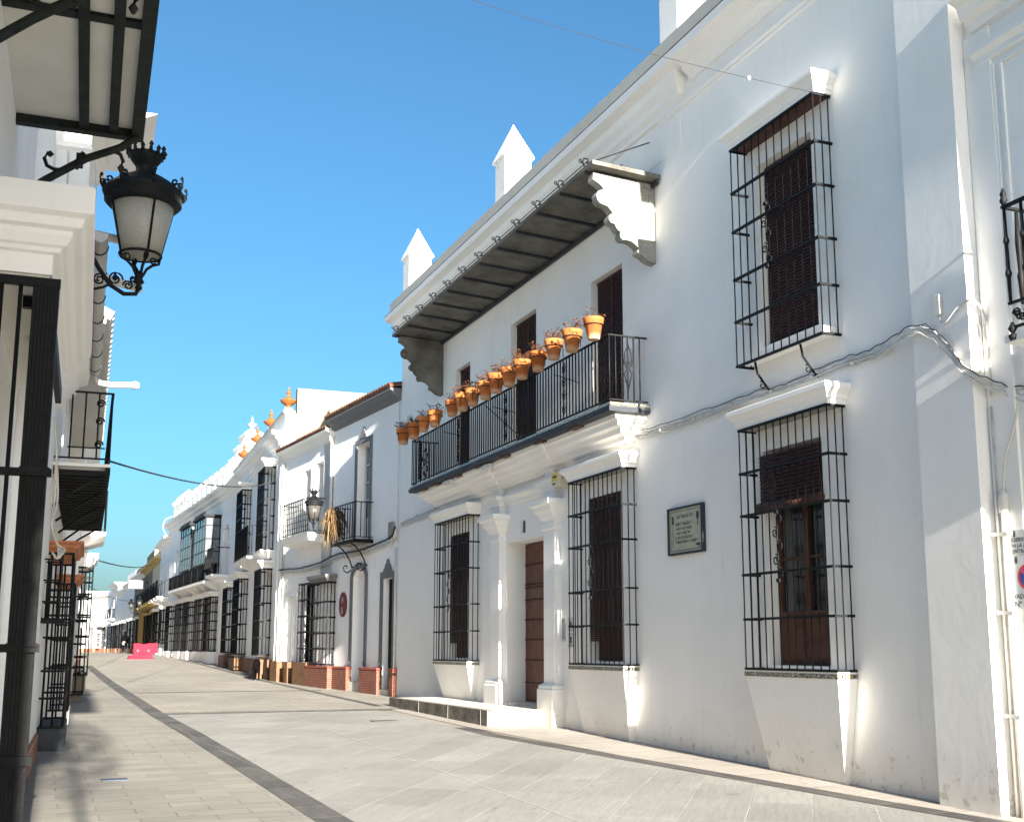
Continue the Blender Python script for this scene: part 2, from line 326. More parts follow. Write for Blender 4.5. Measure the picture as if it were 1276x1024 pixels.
# ---------------------------------------------------------------- ground
GY=[-40,0,9,18,27,36.6,50.6,69,320]; GZ=[-1.75,-1.57,-1.42,-1.23,-1.11,-.97,-.67,-.36,-.36]
def gz(y):
    for i in range(len(GY)-1):
        if y<=GY[i+1]: return GZ[i]+(GZ[i+1]-GZ[i])*(y-GY[i])/(GY[i+1]-GY[i])
    return GZ[-1]
def sheet(pl,pr,dz,ys=None):
    """a strip following the street's fall; pl, pr give x of its edges by y"""
    mb=MB(); ys=ys or [-40,-20,0,4.5,9,13,18,22,27,32,36.6,43,50.6,60,69,100,150,320]
    k=[mb.add([(pl(y),y,gz(y)+dz),(pr(y),y,gz(y)+dz)]) for y in ys]
    for i in range(len(k)-1): mb.face(k[i],k[i]+1,k[i+1]+1,k[i+1])
    return mb
M['ground']=paving('pale_paving_base',(.285,.262,.222),(.25,.23,.198),(.14,.125,.105),.6,.3,0,.010,vein=.15)
M['leftpave']=paving('rectangular_pavers',(.238,.225,.196),(.195,.186,.163),(.15,.14,.12),.62,.27,0,.009,vein=.22)
M['midpave']=paving('diagonal_grey_slabs',(.262,.257,.238),(.216,.212,.195),(.38,.365,.325),1.15,.56,-R(54),.006,off=0,vein=.14)
M['rightpave']=paving('pinkish_pavers',(.36,.328,.288),(.31,.283,.247),(.25,.23,.20),.50,.18,R(4),.007,vein=.16)
M['band']=paving('dark_basalt_band',(.055,.053,.05),(.09,.086,.08),(.20,.19,.17),.45,.62,R(-3),.010,off=0,vein=.25)
M['farpave']=paving('far_pavers',(.27,.25,.214),(.226,.21,.183),(.15,.14,.12),.62,.30,0,.013,vein=.18)
structure('ground',sheet(lambda y:-160,lambda y:160,-.012),M['ground'])
near=[-40,-20,0,4.5,9,13,18,22.4]
def bandR(y):   # right dark band's centre
    return 7.52 - .14*(y-8.5) if y<16.5 else 6.40
lb=lambda y: 2.40-.018*(y-9.7) if y<22.4 else 2.17-.002*(y-22.4)
structure('pavement_left',sheet(lambda y:-1.5,lambda y:lb(y)-.145,-.004,[-40,-20,0,4.5,9,13,18,22.4,27,32,36.6,43,50.6,60,69,100,150]),M['leftpave'])
structure('road',sheet(lambda y:lb(y)+.145,lambda y:bandR(y)-.13,-.004,near),M['midpave'])
structure('road_far',sheet(lambda y:lb(y)+.145,lambda y:8.6,-.0045,[22.85,27,32,36.6,43,50.6,60,69,100,150]),M['farpave'])
structure('pavement_right',sheet(lambda y:bandR(y)+.13,lambda y:9.4,-.004,near),M['rightpave'])
structure('drain_band_left',sheet(lambda y:lb(y)-.145,lambda y:lb(y)+.145,.0,[-40,-20,0,4.5,9,13,18,22.4,27,32,36.6,43,50.6]),M['band'])
structure('drain_band_right',sheet(lambda y:bandR(y)-.13,lambda y:bandR(y)+.13,.0,[4.5,9,13,16.5,17.9]),M['band'])
structure('joint_line',sheet(lambda y:4.305,lambda y:4.313,.0,near[3:]),M['palestone'])
structure('cross_band',sheet(lambda y:lb(y)+.145,lambda y:6.6,.0,[22.4,22.58]),M['band'])
structure('cross_band_far',sheet(lambda y:lb(y)+.145,lambda y:7.0,.0,[30.3,30.5]),M['band'])
structure('cross_band_wall',sheet(lambda y:6.55,lambda y:6.72,.0,[23.6,27,32,36.6,43,50.6,60]),M['band'])
# ---------------------------------------------------------------- facade helpers
def wall(s0,s1,z0,z1,thick,holes=(),d=0.):
    """solid house volume whose street face has real recessed openings: holes (a,b,c,e,depth)"""
    mb=MB(); xs=sorted({s0,s1,*[h[0] for h in holes],*[h[1] for h in holes]}); zs=sorted({z0,z1,*[h[2] for h in holes],*[h[3] for h in holes]})
    def inh(x,z): return any(h[0]<x<h[1] and h[2]<z<h[3] for h in holes)
    for i in range(len(xs)-1):
        for j in range(len(zs)-1):
            if not inh((xs[i]+xs[i+1])/2,(zs[j]+zs[j+1])/2):
                k=mb.add([(xs[i],d,zs[j]),(xs[i+1],d,zs[j]),(xs[i+1],d,zs[j+1]),(xs[i],d,zs[j+1])]); mb.face(k+3,k+2,k+1,k)
    for a,b,c,e,dp in holes:
        k=mb.add([(a,d,c),(b,d,c),(b,d,e),(a,d,e),(a,d-dp,c),(b,d-dp,c),(b,d-dp,e),(a,d-dp,e)])
        for q in ((0,1,5,4),(1,2,6,5),(2,3,7,6),(3,0,4,7),(7,6,5,4)): mb.face(*[k+i for i in q])
    k=mb.add([(s0,d,z0),(s1,d,z0),(s1,d,z1),(s0,d,z1),(s0,d-thick,z0),(s1,d-thick,z0),(s1,d-thick,z1),(s0,d-thick,z1)])
    for q in ((4,5,1,0),(1,5,6,2),(3,2,6,7),(4,0,3,7),(5,4,7,6)): mb.face(*[k+i for i in q])
    return mb
def arch_infill(mb,a,b,zs,rise,d0,d1,n=10):
    """fills the corners above an arch inside a square-headed hole of top zs+rise"""
    zt=zs+rise; m=(a+b)/2; w=(b-a)/2
    for side in (-1,1):
        pts=[(m+side*w*math.cos(t*PI/2/n),zs+rise*math.sin(t*PI/2/n)) for t in range(n+1)]
        for i in range(n):
            (x0,z0),(x1,z1)=pts[i],pts[i+1]
            if side>0: mb.hexa([(x1,d0,z1),(x0,d0,z0),(x0,d1,z0),(x1,d1,z1),(x1,d0,zt),(x0,d0,zt),(x0,d1,zt),(x1,d1,zt)])
            else: mb.hexa([(x0,d0,z0),(x1,d0,z1),(x1,d1,z1),(x0,d1,z0),(x0,d0,zt),(x1,d0,zt),(x1,d1,zt),(x0,d1,zt)])
def vbar(mb,x,y,z0,z1,r,n=6): mb.tube([(x,y,z0),(x,y,z1)],r,n)
def reja(a,b,z0,z1,d,zs,n,ns=2,r=.009,ornament=None,flat=.016,dense=False):
    mb=MB()
    for i in range(n+1): vbar(mb,a+(b-a)*i/n,d,z0,z1,r)
    for x in (a,b):
        for j in range(1,ns+1): vbar(mb,x,d*(1-j/(ns+.35)),z0,z1,r)
    for z in [z0,z1]+list(zs):
        e=.012
        mb.box(a-e,b+e,d-.016,d+.016,z-flat/2,z+flat/2)
        for x in (a,b): mb.box(x-e,x+e,-.02,d-.0165,z-flat/2,z+flat/2)
    if ornament:
        for (xc,zc,h) in ornament:
            q=h/5
            for k in range(5):
                sg=1 if k%2 else -1
                mb.scroll((xc+sg*q*.30,zc-h/2+q*(k+.5)),q*.42,PI/2,1.4,rad=.008,y=d+.012,sign=sg)
            mb.tube([(xc,d+.012,zc-h/2),(xc,d+.012,zc+h/2)],.008,5)
            mb.box(xc-.03,xc+.03,d,d+.03,zc-h/2-.02,zc-h/2+.02); mb.box(xc-.03,xc+.03,d,d+.03,zc+h/2-.02,zc+h/2+.02)
    return mb
def hood(a,b,zb,zt,d0,d1):
    h=zt-zb
    return MB().mould([(d0,zb),(d0+(d1-d0)*.05,zb+h*.2),(d0+(d1-d0)*.22,zb+h*.25),(d0+(d1-d0)*.3,zb+h*.42),(d0+(d1-d0)*.42,zb+h*.47),(d0+(d1-d0)*.62,zb+h*.58),(d0+(d1-d0)*.93,zb+h*.68),(d1,zb+h*.72),(d1,zb+h*.94),(d1*.9,zt)],a,b)
def slats(a,b,z0,z1,y,pitch=.036,th=.012,tilt=.010):
    mb=MB(); n=max(2,int((z1-z0)/pitch)); p=(z1-z0)/n
    for i in range(n):
        z=z0+p*i; mb.hexa([(a,y-th,z+.002),(b,y-th,z+.002),(b,y+tilt,z+.004),(a,y+tilt,z+.004),(a,y-th-.004,z+p*.80),(b,y-th-.004,z+p*.80),(b,y-.002,z+p*.92),(a,y-.002,z+p*.92)])
    return mb
def glazing(a,b,z0,z1,y,fr=.055,cols=2,rows=3,kick=.0):
    """casement frame (wood) and panes"""
    f=MB(); f.box(a,b,y-.04,y,z0,z0+fr+kick); f.box(a,b,y-.04,y,z1-fr,z1)
    W=(b-a)/cols
    for c in range(cols):
        f.box(a+W*c,a+W*c+fr,y-.04,y,z0+fr+kick,z1-fr); f.box(a+W*(c+1)-fr,a+W*(c+1)-.002,y-.04,y,z0+fr+kick,z1-fr)
        H=(z1-fr-z0-fr-kick)/rows
        for r_ in range(1,rows): f.box(a+W*c+fr,a+W*(c+1)-fr,y-.035,y-.005,z0+fr+kick+H*r_-.015,z0+fr+kick+H*r_+.015)
        if kick:
            f.box(a+W*c+fr*1.4,a+W*(c+1)-fr*1.4,y,y+.012,z0+fr*1.2,z0+kick*.48); f.box(a+W*c+fr*1.4,a+W*(c+1)-fr*1.4,y,y+.012,z0+kick*.56,z0+kick)
    g=MB().box(a+.01,b-.01,y-.06,y-.042,z0+.02,z1-.01)
    return f,g
def railing(a,b,z0,z1,d,n,ns=4,r=.008,ends=True,back=0.02):
    mb=MB()
    for i in range(n+1): vbar(mb,a+(b-a)*i/n,d,z0,z1,r)
    mb.box(a-.012,b+.012,d-.018,d+.018,z1-.010,z1+.012); mb.box(a-.01,b+.01,d-.014,d+.014,z0+.0,z0+.02)
    if ends:
        for x in (a,b):
            for j in range(1,ns): vbar(mb,x,back+(d-back)*j/ns,z0,z1,r)
            mb.box(x-.016,x+.016,-.01,d-.0185,z1-.010,z1+.012); mb.box(x-.013,x+.013,-.01,d-.0145,z0,z0+.02)
    return mb
def ornament_panel(mb,x,d,z0,z1,k=4):
    H=(z1-z0)/k
    for i in range(k):
        zc=z0+H*(i+.5)
        for sg in (-1,1):
            mb.tube([(x,d,zc-H*.45),(x+sg*.045,d,zc-H*.15),(x+sg*.05,d,zc+H*.1),(x,d,zc+H*.45)],.009,5)
        mb.lathe([(.004,-.02),(.026,0),(.004,.02)],(x,d,zc+H*.45),6)
        mb.scroll((x,zc),.03,0,1.2,rad=.007,y=d)
def window(T,a,b,z0,z1,depth,kind,fr_mat='wood'):
    """the joinery in an opening; kind: blind, halfblind, glazed, shut"""
    y=-depth+.03
    f,g=glazing(a+.01,b-.01,z0+.01,z1-.01,y,kick=.42 if z1-z0>2.2 else 0)
    w=T.part('window',f,fr_mat); T.part('pane',g,'glass',w)
    return w
# ================================================================= BUILDING 1 : the long white house on the right
B1=Th('white_house','long white two-storey house with canopied balcony, barred windows and a brown studded door','house',FR[1],17.5,gz(17.5))
doors=[(15.27,16.36,3.44,5.85),(18.62,19.82,3.44,6.05),(22.08,23.0,3.44,5.87)]
wins=[(10.5,11.62,3.62,5.95,.30),(10.55,11.70,-.19,2.34,.30),(15.42,16.55,-.19,2.34,.30),(22.05,23.22,-.19,2.34,.30)]
holes=[(*d_,.28) for d_ in doors]+wins+[(18.1,20.0,-.98,1.92,.42),(19.12,19.36,2.04,2.28,.06)]
wm=wall(8.11,27.0,-3,8.2,10,holes)
wmain=B1.part('wall',wm,'white')
B1.part('pilaster',MB().box(8.108,8.86,-.1,.125,-3,7.70),'white')
# thin step of render where the facade was extended
B1.part('render_strip',MB().box(13.42,26.98,.0,.012,6.98,7.52),'white')
# cornice, parapet
profL=[(.001,7.58),(.05,7.60),(.05,7.66),(.11,7.72),(.13,7.80),(.20,7.88),(.22,7.99),(.30,8.03),(.36,8.05),(.37,8.17),(.30,8.19),(.29,8.20)]
profR=[(.001,7.80),(.04,7.81),(.06,7.88),(.14,7.93),(.16,8.0),(.30,8.035),(.36,8.052),(.37,8.168),(.30,8.188),(.29,8.198)]
B1.part('cornice',MB().mould(profL,13.42,27.02,True,True,-.2,grow=.0),'white_clean')
B1.part('cornice',MB().mould(profR,8.3,13.10,True,False,-.2,grow=.0),'white_clean')
B1.part('parapet',MB().box(7.9,27.26,-.1,.275,8.203,8.50),'grey_old')
B1.part('lip_shadow_strip',MB().box(7.88,27.385,-.1,.372,8.172,8.19),'slate')  # dark strip stands in for the shadow line at the cornice lip
B1.part('string_course',MB().mould([(.001,7.49),(.03,7.5),(.03,7.54),(.055,7.56),(.055,7.60),(.001,7.61)],8.87,13.95,False,True),'white_clean')
for s in (13.28,19.92,26.22):
    p=B1.part('pinnacle',MB().box(s,s+.5,-.46,.10,8.30,9.50),'white_clean')
    k=MB(); a,b,c,d=s-.05,s+.55,-.51,.15
    i=k.add([(a,c,9.48),(b,c,9.48),(b,d,9.48),(a,d,9.48),(a,c,9.52),(b,c,9.52),(b,d,9.52),(a,d,9.52),((a+b)/2,(c+d)/2,10.28)])
    for q in ((3,2,1,0),(0,1,5,4),(1,2,6,5),(2,3,7,6),(3,0,4,7),(4,5,8),(5,6,8),(6,7,8),(7,4,8)): k.face(*[i+j for j in q])
    B1.part('pinnacle_cap',k,'white_clean',p)
# ---- windows with grilles
def b1_window(a,b,z0,z1,ga,gb,g0,g1,bars,kind,n,orn):
    y=-.16
    f,g=glazing(a+.012,b-.012,z0+.012,z1-.012,y,rows=3,kick=.55)
    w=B1.part('window',f,'wood'); B1.part('pane',g,'glass',w)
    if kind=='blind':
        bl=slats(a+.02,b-.02,z0+.03,z1-.04,y+.05,.040); bl.box(a+.02,b-.02,y-.0,y+.05,z1-.06,z1-.015)
        B1.part('blind',bl,'blindred' if z0>3 else 'blind',w)
    if kind=='reed':
        bl=slats(a-.0+.03,b-.05,z0+.30,z1-.05,y+.16,.030,.006,.004); bl.box(a+.1,b-.12,y+.02,y+.03,z0+.05,z0+.34)
        for q in (.25,.5,.75): vbar(bl,a+(b-a)*q,y+.166,z0+.30,z1-.05,.006)
        bl.box(a+.03,b-.05,y+.1,y+.15,z1-.07,z1-.015)
        B1.part('blind',bl,'blind',w)
    if kind=='half':
        bl=slats(a+.03,b+.02,1.70,z1-.05,.03,.044,.012,.016); bl.tube([(a-.02,.05,1.66),(b+.06,.05,1.66)],.055,10)
        B1.part('blind',bl,'blindred',w)
    orn_=[((ga+gb)/2+.12,orn,.78)]
    B1.part('grille',reja(ga,gb,g0,g1,.24,bars,n,2,.0085,orn_,flat=.028),'iron',w)
    B1.part('hood_soffit',MB().box(ga,gb,.002,.225,g1+.002,g1+.011),'wood' if z0>3 else 'stonegrey',w)
    B1.part('hood',hood(ga-.03,gb+.03,g1+.012,g1+.245,.245,.345),'white_clean',w,bevel=.004)
    return w
w=b1_window(10.5,11.62,3.62,5.95,10.12,11.82,3.40,6.20,(3.96,4.50,5.12,5.63),'blind',11,4.85)
B1.part('sill',MB().box(10.16,11.78,.001,.20,3.425,3.50),'white_clean',w)
br=MB()
for s in (10.55,11.45):
    br=MB(); br.tube([(s,.23,3.38),(s,.20,3.24),(s,.12,3.14),(s,.05,3.06),(s,.0,3.02)],.014,6)
    br.scroll((.14,3.10),.05,R(60),1.1,'yz',.009,s); br.lathe([(.01,-.02),(.025,0),(.01,.02)],(s,.03,3.04),8)
    B1.part('bracket',br,'iron',w)
for a,b,ga,gb,kind,n in ((10.55,11.70,10.12,11.83,'half',12),(15.42,16.55,14.93,16.76,'reed',12),(22.05,23.22,21.45,23.52,'reed',12)):
    w=b1_window(a,b,-.19,2.34,ga,gb,-.23,2.60,(.34,.86,1.56,2.07),kind,n,1.15)
    B1.part('tile_band',MB().box(ga-.01,gb+.01,.001,.262,-.312,-.262),'tile',w)
    B1.part('sill',MB().box(ga-.005,gb+.005,.001,.25,-.262,-.236),'white_clean',w)
    zb=gz((ga+gb)/2)-.35 if ga<20 else -1.2; dd=.22
    k=MB().hexa([(ga+.24,-.02,zb),(gb-.24,-.02,zb),(gb-.24,.02,zb),(ga+.24,.02,zb),(ga,-.02,-.313),(gb,-.02,-.313),(gb,.25,-.313),(ga,.25,-.313)])
    B1.part('window_base',k,'white',w)
# ---- balcony doors with blinds
for a,b,c,e in doors:
    f,g=glazing(a+.012,b-.012,c+.012,e-.012,-.20,rows=4,kick=.5)
    w=B1.part('door',f,'wood'); B1.part('pane',g,'glass',w)
    bl=slats(a+.02,b-.02,c+.03,e-.05,-.115,.040); bl.box((a+b)/2-.018,(a+b)/2+.018,-.12,-.095,c+.03,e-.04); bl.box(a+.02,b-.02,-.15,-.10,e-.05,e-.015)
    B1.part('blind',bl,'blindred',w)
# ---- entrance
dl=MB().box(18.12,19.98,-.40,-.36,-.94,1.90)
for i in range(1,2): dl.box(19.04,19.06,-.36,-.352,-.94,1.90)
zz=[-.60,-.2,.16,.52,.88,1.1,1.16,1.52]
for z in zz: dl.box(18.14,19.96,-.36,-.350,z-.022,z+.022)
dr=B1.part('door',dl,'doorwood')
st=MB()
for z in zz:
    for i in range(24): st.lathe([(.0145,0),(.010,.010),(.003,.014)],(0,0,0),6) if False else st.hexa([(18.18+i*.077-.012,-.350,z-.012),(18.18+i*.077+.012,-.350,z-.012),(18.18+i*.077+.006,-.334,z-.006),(18.18+i*.077-.006,-.334,z-.006),(18.18+i*.077-.012,-.350,z+.012),(18.18+i*.077+.012,-.350,z+.012),(18.18+i*.077+.006,-.334,z+.006),(18.18+i*.077-.006,-.334,z+.006)])
B1.part('stud',st,'iron',dr)
B1.part('threshold',MB().box(18.1,20.0,-.418,.001,-.979,-.945),'palestone')
for a,b in ((17.58,18.02),(20.08,20.52)):
    p=B1.part('pilaster',MB().box(a,b,-.1,.13,-.56,2.02),'white')
    B1.part('pedestal',MB().mould([(.22,-3),(.22,-.66),(.20,-.64),(.20,-.60),(.17,-.575),(.132,-.555)],a-.001,b+.001,True,True,-.1,grow=.132),'white',p)
    B1.part('capital',MB().mould([(.132,1.96),(.16,1.98),(.16,2.03),(.14,2.05),(.14,2.12),(.18,2.16),(.20,2.22),(.25,2.27),(.27,2.34),(.33,2.37),(.33,2.45),(.14,2.455)],a,b,True,True,-.1,grow=.132),'white_clean',p)
    B1.part('upper_pilaster',MB().box(a+.02,b-.02,-.1,.115,2.456,2.96),'white',p)
    B1.part('entablature_block',MB().mould([(.12,2.60),(.15,2.62),(.15,2.67),(.20,2.72),(.24,2.74),(.24,2.79),(.12,2.80)],a,b,True,True,-.1,grow=.12),'white_clean',p)
B1.part('entablature',MB().mould([(.001,2.61),(.04,2.625),(.04,2.67),(.08,2.72),(.12,2.74),(.12,2.785),(.001,2.80)],18.03,20.07,False,False),'white_clean')
B1.part('number_niche',MB().box(19.20,19.30,-.058,-.03,2.06,2.26),'ink')
# ---- step
stp=B1.part('step',MB().box(17.95,23.6,.001,1.02,-1.6,-.99),'palestone')
B1.part('step_edging',MB().box(17.952,23.6,1.021,1.16,-1.6,-.985),'darkstone',stp)
jt=MB()
for s_ in (18.25,19.9,21.6): jt.box(s_,s_+.012,1.161,1.163,-1.6,-.99)
B1.part('step_joint',jt,'palestone',stp)
# ---- balcony
bs=MB().box(14.50,24.10,.001,.62,3.345,3.42)
bal=B1.part('balcony',bs,'stonegrey')
B1.part('balcony_edge',MB().mould([(.60,3.325),(.655,3.33),(.665,3.40),(.655,3.405)],14.5,24.1,True,True,.002,grow=.62),'charcoal',bal)
B1.part('tile_edge',MB().mould([(.62,3.421),(.64,3.422),(.64,3.462),(.60,3.464)],14.5,24.1,True,True,.002,grow=.62),'tile',bal)
B1.part('corbel_moulding',MB().mould([(.09,2.94),(.10,2.99),(.20,3.005),(.215,3.06),(.23,3.07),(.32,3.085),(.335,3.15),(.35,3.16),(.43,3.175),(.45,3.25),(.50,3.26),(.51,3.324)],14.98,23.62,True,True,.001,grow=.1),'white_clean',bal)
for a,b in ((17.56,18.04),(20.06,20.54)):
    B1.part('corbel_moulding',MB().mould([(.14,2.942),(.15,2.992),(.25,3.007),(.265,3.062),(.28,3.072),(.37,3.087),(.385,3.152),(.40,3.162),(.48,3.177),(.50,3.252),(.55,3.262),(.56,3.323)],a,b,True,True,.001,grow=.15),'white_clean',bal)
cl=MB()
for s in (15.6,17.0,18.5,19.8,21.0,22.3,23.2): cl.box(s,s+.34,.50,.62,3.30,3.326)
B1.part('iron_tie',cl,'brownplinth',bal)
rl=railing(14.54,24.06,3.50,4.46,.61,84,6,.0115)
for s in (14.54+.62*i for i in (2,6,10,14)): ornament_panel(rl,s+.3,.625,3.55,4.40,4)
for x in (14.535,24.065):
    for dd in (.31,):
        for sg in (-1,1): rl.tube([(x,dd,4.34),(x,dd+sg*.05,4.2),(x,dd+sg*.065,4.05),(x,dd+sg*.02,3.98),(x,dd+sg*.06,3.9),(x,dd,3.68)],.010,5)
        rl.scroll((.31,4.05),.05,0,1.5,'yz',.008,x)
for s in (16.5,19.2,21.9): rl.tube([(s,.60,4.3),(s+.35,.02,4.3)],.008,5)
rl.tube([(19.6,.60,4.40),(18.9,.03,3.6)],.009,5)
B1.part('railing',rl,'iron',bal)
# ---- canopy over the balcony
cn=MB(); a,b=14.02,24.12
cn.hexa([(a,-.01,6.72),(b,-.01,6.72),(b,1.10,6.78),(a,1.10,6.78),(a,-.01,6.79),(b,-.01,6.79),(b,1.10,6.84),(a,1.10,6.84)])
can=B1.part('canopy',cn,'slate')
cn=MB(); n=11
for i in range(n+1):
    s=a+.28+(b-a-.5)*i/n
    cn.hexa([(s-.02,.0,6.67),(s+.02,.0,6.67),(s+.02,1.09,6.735),(s-.02,1.09,6.735),(s-.02,.0,6.719),(s+.02,.0,6.719),(s+.02,1.09,6.779),(s-.02,1.09,6.779)])
cn.hexa([(a+.02,.03,6.64),(b-.02,.03,6.64),(b-.02,.07,6.64),(a+.02,.07,6.64),(a+.02,.03,6.70),(b-.02,.03,6.70),(b-.02,.07,6.70),(a+.02,.07,6.70)])
B1.part('canopy_rib',cn,'charcoal',can)
rd=MB()
for i in range(n+1):
    s=a+.28+(b-a-.5)*i/n
    rd.tube([(s,1.06,6.80),(s,1.12,6.90),(s,1.10,6.97),(s-.0,1.04,6.97),(s,1.03,6.92)],.013,6)
    rd.scroll((1.15,6.93),.035,PI,1.2,'yz',.010,s)
    rd.tube([(s,1.06,6.90),(s,.02,7.40)],.009,5)
rd.tube([(a+.1,1.12,6.86),(b-.1,1.12,6.86)],.008,5)
B1.part('canopy_rod',rd,'iron',can)
sp=[(0,6.70),(1.0,6.74),(1.01,6.63),(.92,6.585),(.86,6.54),(.83,6.49),(.87,6.495),(.93,6.46),(.955,6.40),(.94,6.33),(.90,6.29),(.85,6.275),(.78,6.26),(.72,6.20),(.69,6.15),(.73,6.145),(.76,6.11),(.76,6.06),(.72,6.015),(.67,6.01),(.64,5.95),(.60,5.91),(.565,5.90),(.585,5.87),(.58,5.82),(.54,5.785),(.48,5.79),(.41,5.785),(.33,5.74),(.28,5.69),(.30,5.67),(.305,5.63),(.27,5.605),(.22,5.59),(.17,5.55),(.12,5.52),(.06,5.505),(0,5.50)]
def inset(poly,c,f): return [(c[0]+(x-c[0])*f,c[1]+(z-c[1])*f) for x,z in poly]
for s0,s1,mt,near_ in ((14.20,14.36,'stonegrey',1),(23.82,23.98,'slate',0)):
    k=MB(); k.prism(sp,'x',s0,s1)
    bk=B1.part('canopy_bracket',k,mt,can)
    z_=s0-.003
    pan=[(.10,6.52),(.62,6.54),(.58,6.36),(.50,6.24),(.48,6.12),(.10,6.12),(.10,6.52)]
    B1.part('relief_panel',MB().tube([(z_,a_,b_) for a_,b_ in pan],.012,4),mt,bk)
    for pan in (((.05,6.62),(.86,6.65)),((.05,6.04),(.42,6.05)),((.05,5.93),(.38,5.94)),((.05,5.80),(.33,5.81))): B1.part('relief_line',MB().bar((z_,*pan[0]),(z_,*pan[1]),.011),mt,bk)
    for c,r_ in (((.87,6.385),.06),((.715,6.08),.035),((.535,5.845),.035),((.27,5.64),.02)): B1.part('relief_scroll',MB().scroll(c,r_,0,1.7,'yz',.008,z_),mt,bk)
# ---------------- things on the house
mt=bpy.data.materials.new('weathered_terracotta'); n=nt(mt)
o=N(n,'ShaderNodeOutputMaterial'); p=N(n,'ShaderNodeBsdfPrincipled',Roughness=.9); p.inputs['Specular IOR Level'].default_value=.1; L(n,p.outputs[0],o.inputs[0])
oi=N(n,'ShaderNodeObjectInfo'); tc=N(n,'ShaderNodeTexCoord'); no=N(n,'ShaderNodeTexNoise',Scale=9.,Detail=6.,Roughness=.7); no.noise_dimensions='4D'
sh=N(n,'ShaderNodeMath',operation='MULTIPLY'); sh.inputs[1].default_value=40; L(n,oi.outputs['Random'],sh.inputs[0]); L(n,sh.outputs[0],no.inputs['W']); L(n,tc.outputs['Object'],no.inputs['Vector'])
cr=N(n,'ShaderNodeMixRGB'); cr.inputs[1].default_value=(.30,.085,.024,1); cr.inputs[2].default_value=(.46,.165,.055,1); L(n,oi.outputs['Random'],cr.inputs[0])
mr=N(n,'ShaderNodeMapRange'); mr.inputs[1].default_value=.3; mr.inputs[2].default_value=.7; mr.inputs[3].default_value=.7; mr.inputs[4].default_value=1.25; L(n,no.outputs[0],mr.inputs[0])
s1=N(n,'ShaderNodeVectorMath',operation='SCALE'); L(n,cr.outputs[0],s1.inputs[0]); L(n,mr.outputs[0],s1.inputs['Scale'])
sx=N(n,'ShaderNodeSeparateXYZ'); L(n,tc.outputs['Object'],sx.inputs[0])
zz=N(n,'ShaderNodeMath',operation='MULTIPLY_ADD'); zz.inputs[1].default_value=.16; L(n,no.outputs[0],zz.inputs[0]); L(n,sx.outputs[2],zz.inputs[2])
lm=N(n,'ShaderNodeMapRange'); lm.inputs[1].default_value=.17; lm.inputs[2].default_value=.11; lm.inputs[3].default_value=0; lm.inputs[4].default_value=.7; L(n,zz.outputs[0],lm.inputs[0])
mq=N(n,'ShaderNodeMixRGB'); mq.inputs[2].default_value=(.50,.36,.25,1); L(n,lm.outputs[0],mq.inputs[0]); L(n,s1.outputs[0],mq.inputs[1]); L(n,mq.outputs[0],p.inputs['Base Color'])
M['terracotta']=mt


def pot_proto():
    t=Th('flower_pot','terracotta pot of dried twigs on the balcony rail','flower pot',world=(0,0,0))
    mb=MB().lathe([(.085,0),(.090,.004),(.128,.215),(.138,.22),(.142,.225),(.155,.30),(.158,.325),(.152,.33),(.142,.328),(.135,.29),(.10,.28)],n=24)
    t.part('pot',mb,'terracotta')
    h=MB()
    h.tube([(.148*math.cos(a_*PI/12),.148*math.sin(a_*PI/12),.222) for a_ in range(25)],.006,5)
    h.tube([(.14,0,.222),(.16,0,.18),(.16,0,.05)],.006,5)
    t.part('pot_ring',h,'iron')
    t.part('soil',MB().lathe([(.13,.288),(.128,.30),(.02,.305)],n=16),'soil')
    return t
tp=pot_proto()
def twigs(seed,amount):
    rd_=random.Random(seed); mb=MB(); lf=MB()
    for i in range(amount):
        a=rd_.uniform(0,2*PI); r0=rd_.uniform(0,.09); h=rd_.uniform(.06,.19); sp_=rd_.uniform(.02,.15)
        p=[(r0*math.cos(a),r0*math.sin(a),.30),((r0+sp_*.4)*math.cos(a+.2),(r0+sp_*.4)*math.sin(a+.2),.30+h*.6),((r0+sp_)*math.cos(a+.4),(r0+sp_)*math.sin(a+.4),.30+h)]
        mb.tube(p,.0035,4,.002)
        for j in range(3):
            q=p[1] if j==0 else p[2]; w=rd_.uniform(.014,.030); b=rd_.uniform(0,2*PI); o=[rd_.uniform(-.02,.02) for _ in range(3)]
            c=[q[k]+o[k] for k in range(3)]; k=lf.add([(c[0]-w*math.cos(b),c[1]-w*math.sin(b),c[2]),(c[0]+w*.5*math.sin(b),c[1]-w*.5*math.cos(b),c[2]+w*.4),(c[0]+w*math.cos(b),c[1]+w*math.sin(b),c[2]+w*.5),(c[0]-w*.5*math.sin(b),c[1]+w*.5*math.cos(b),c[2]-w*.3)])
            lf.face(k,k+1,k+2,k+3)
    return mb,lf
amt=[9,24,46,24,52,20,38,46,52,54,26,14,20,34,40]
ylist=[14.66,15.40,16.08,16.75,17.39,17.98,18.60,19.15,19.76,20.33,20.93,21.94,22.70,23.42,24.16]
ords=['first','second','third','fourth','fifth','sixth','seventh','eighth','ninth','tenth','eleventh','twelfth','thirteenth','fourteenth','fifteenth']
tp_ch=list(tp.o.children)
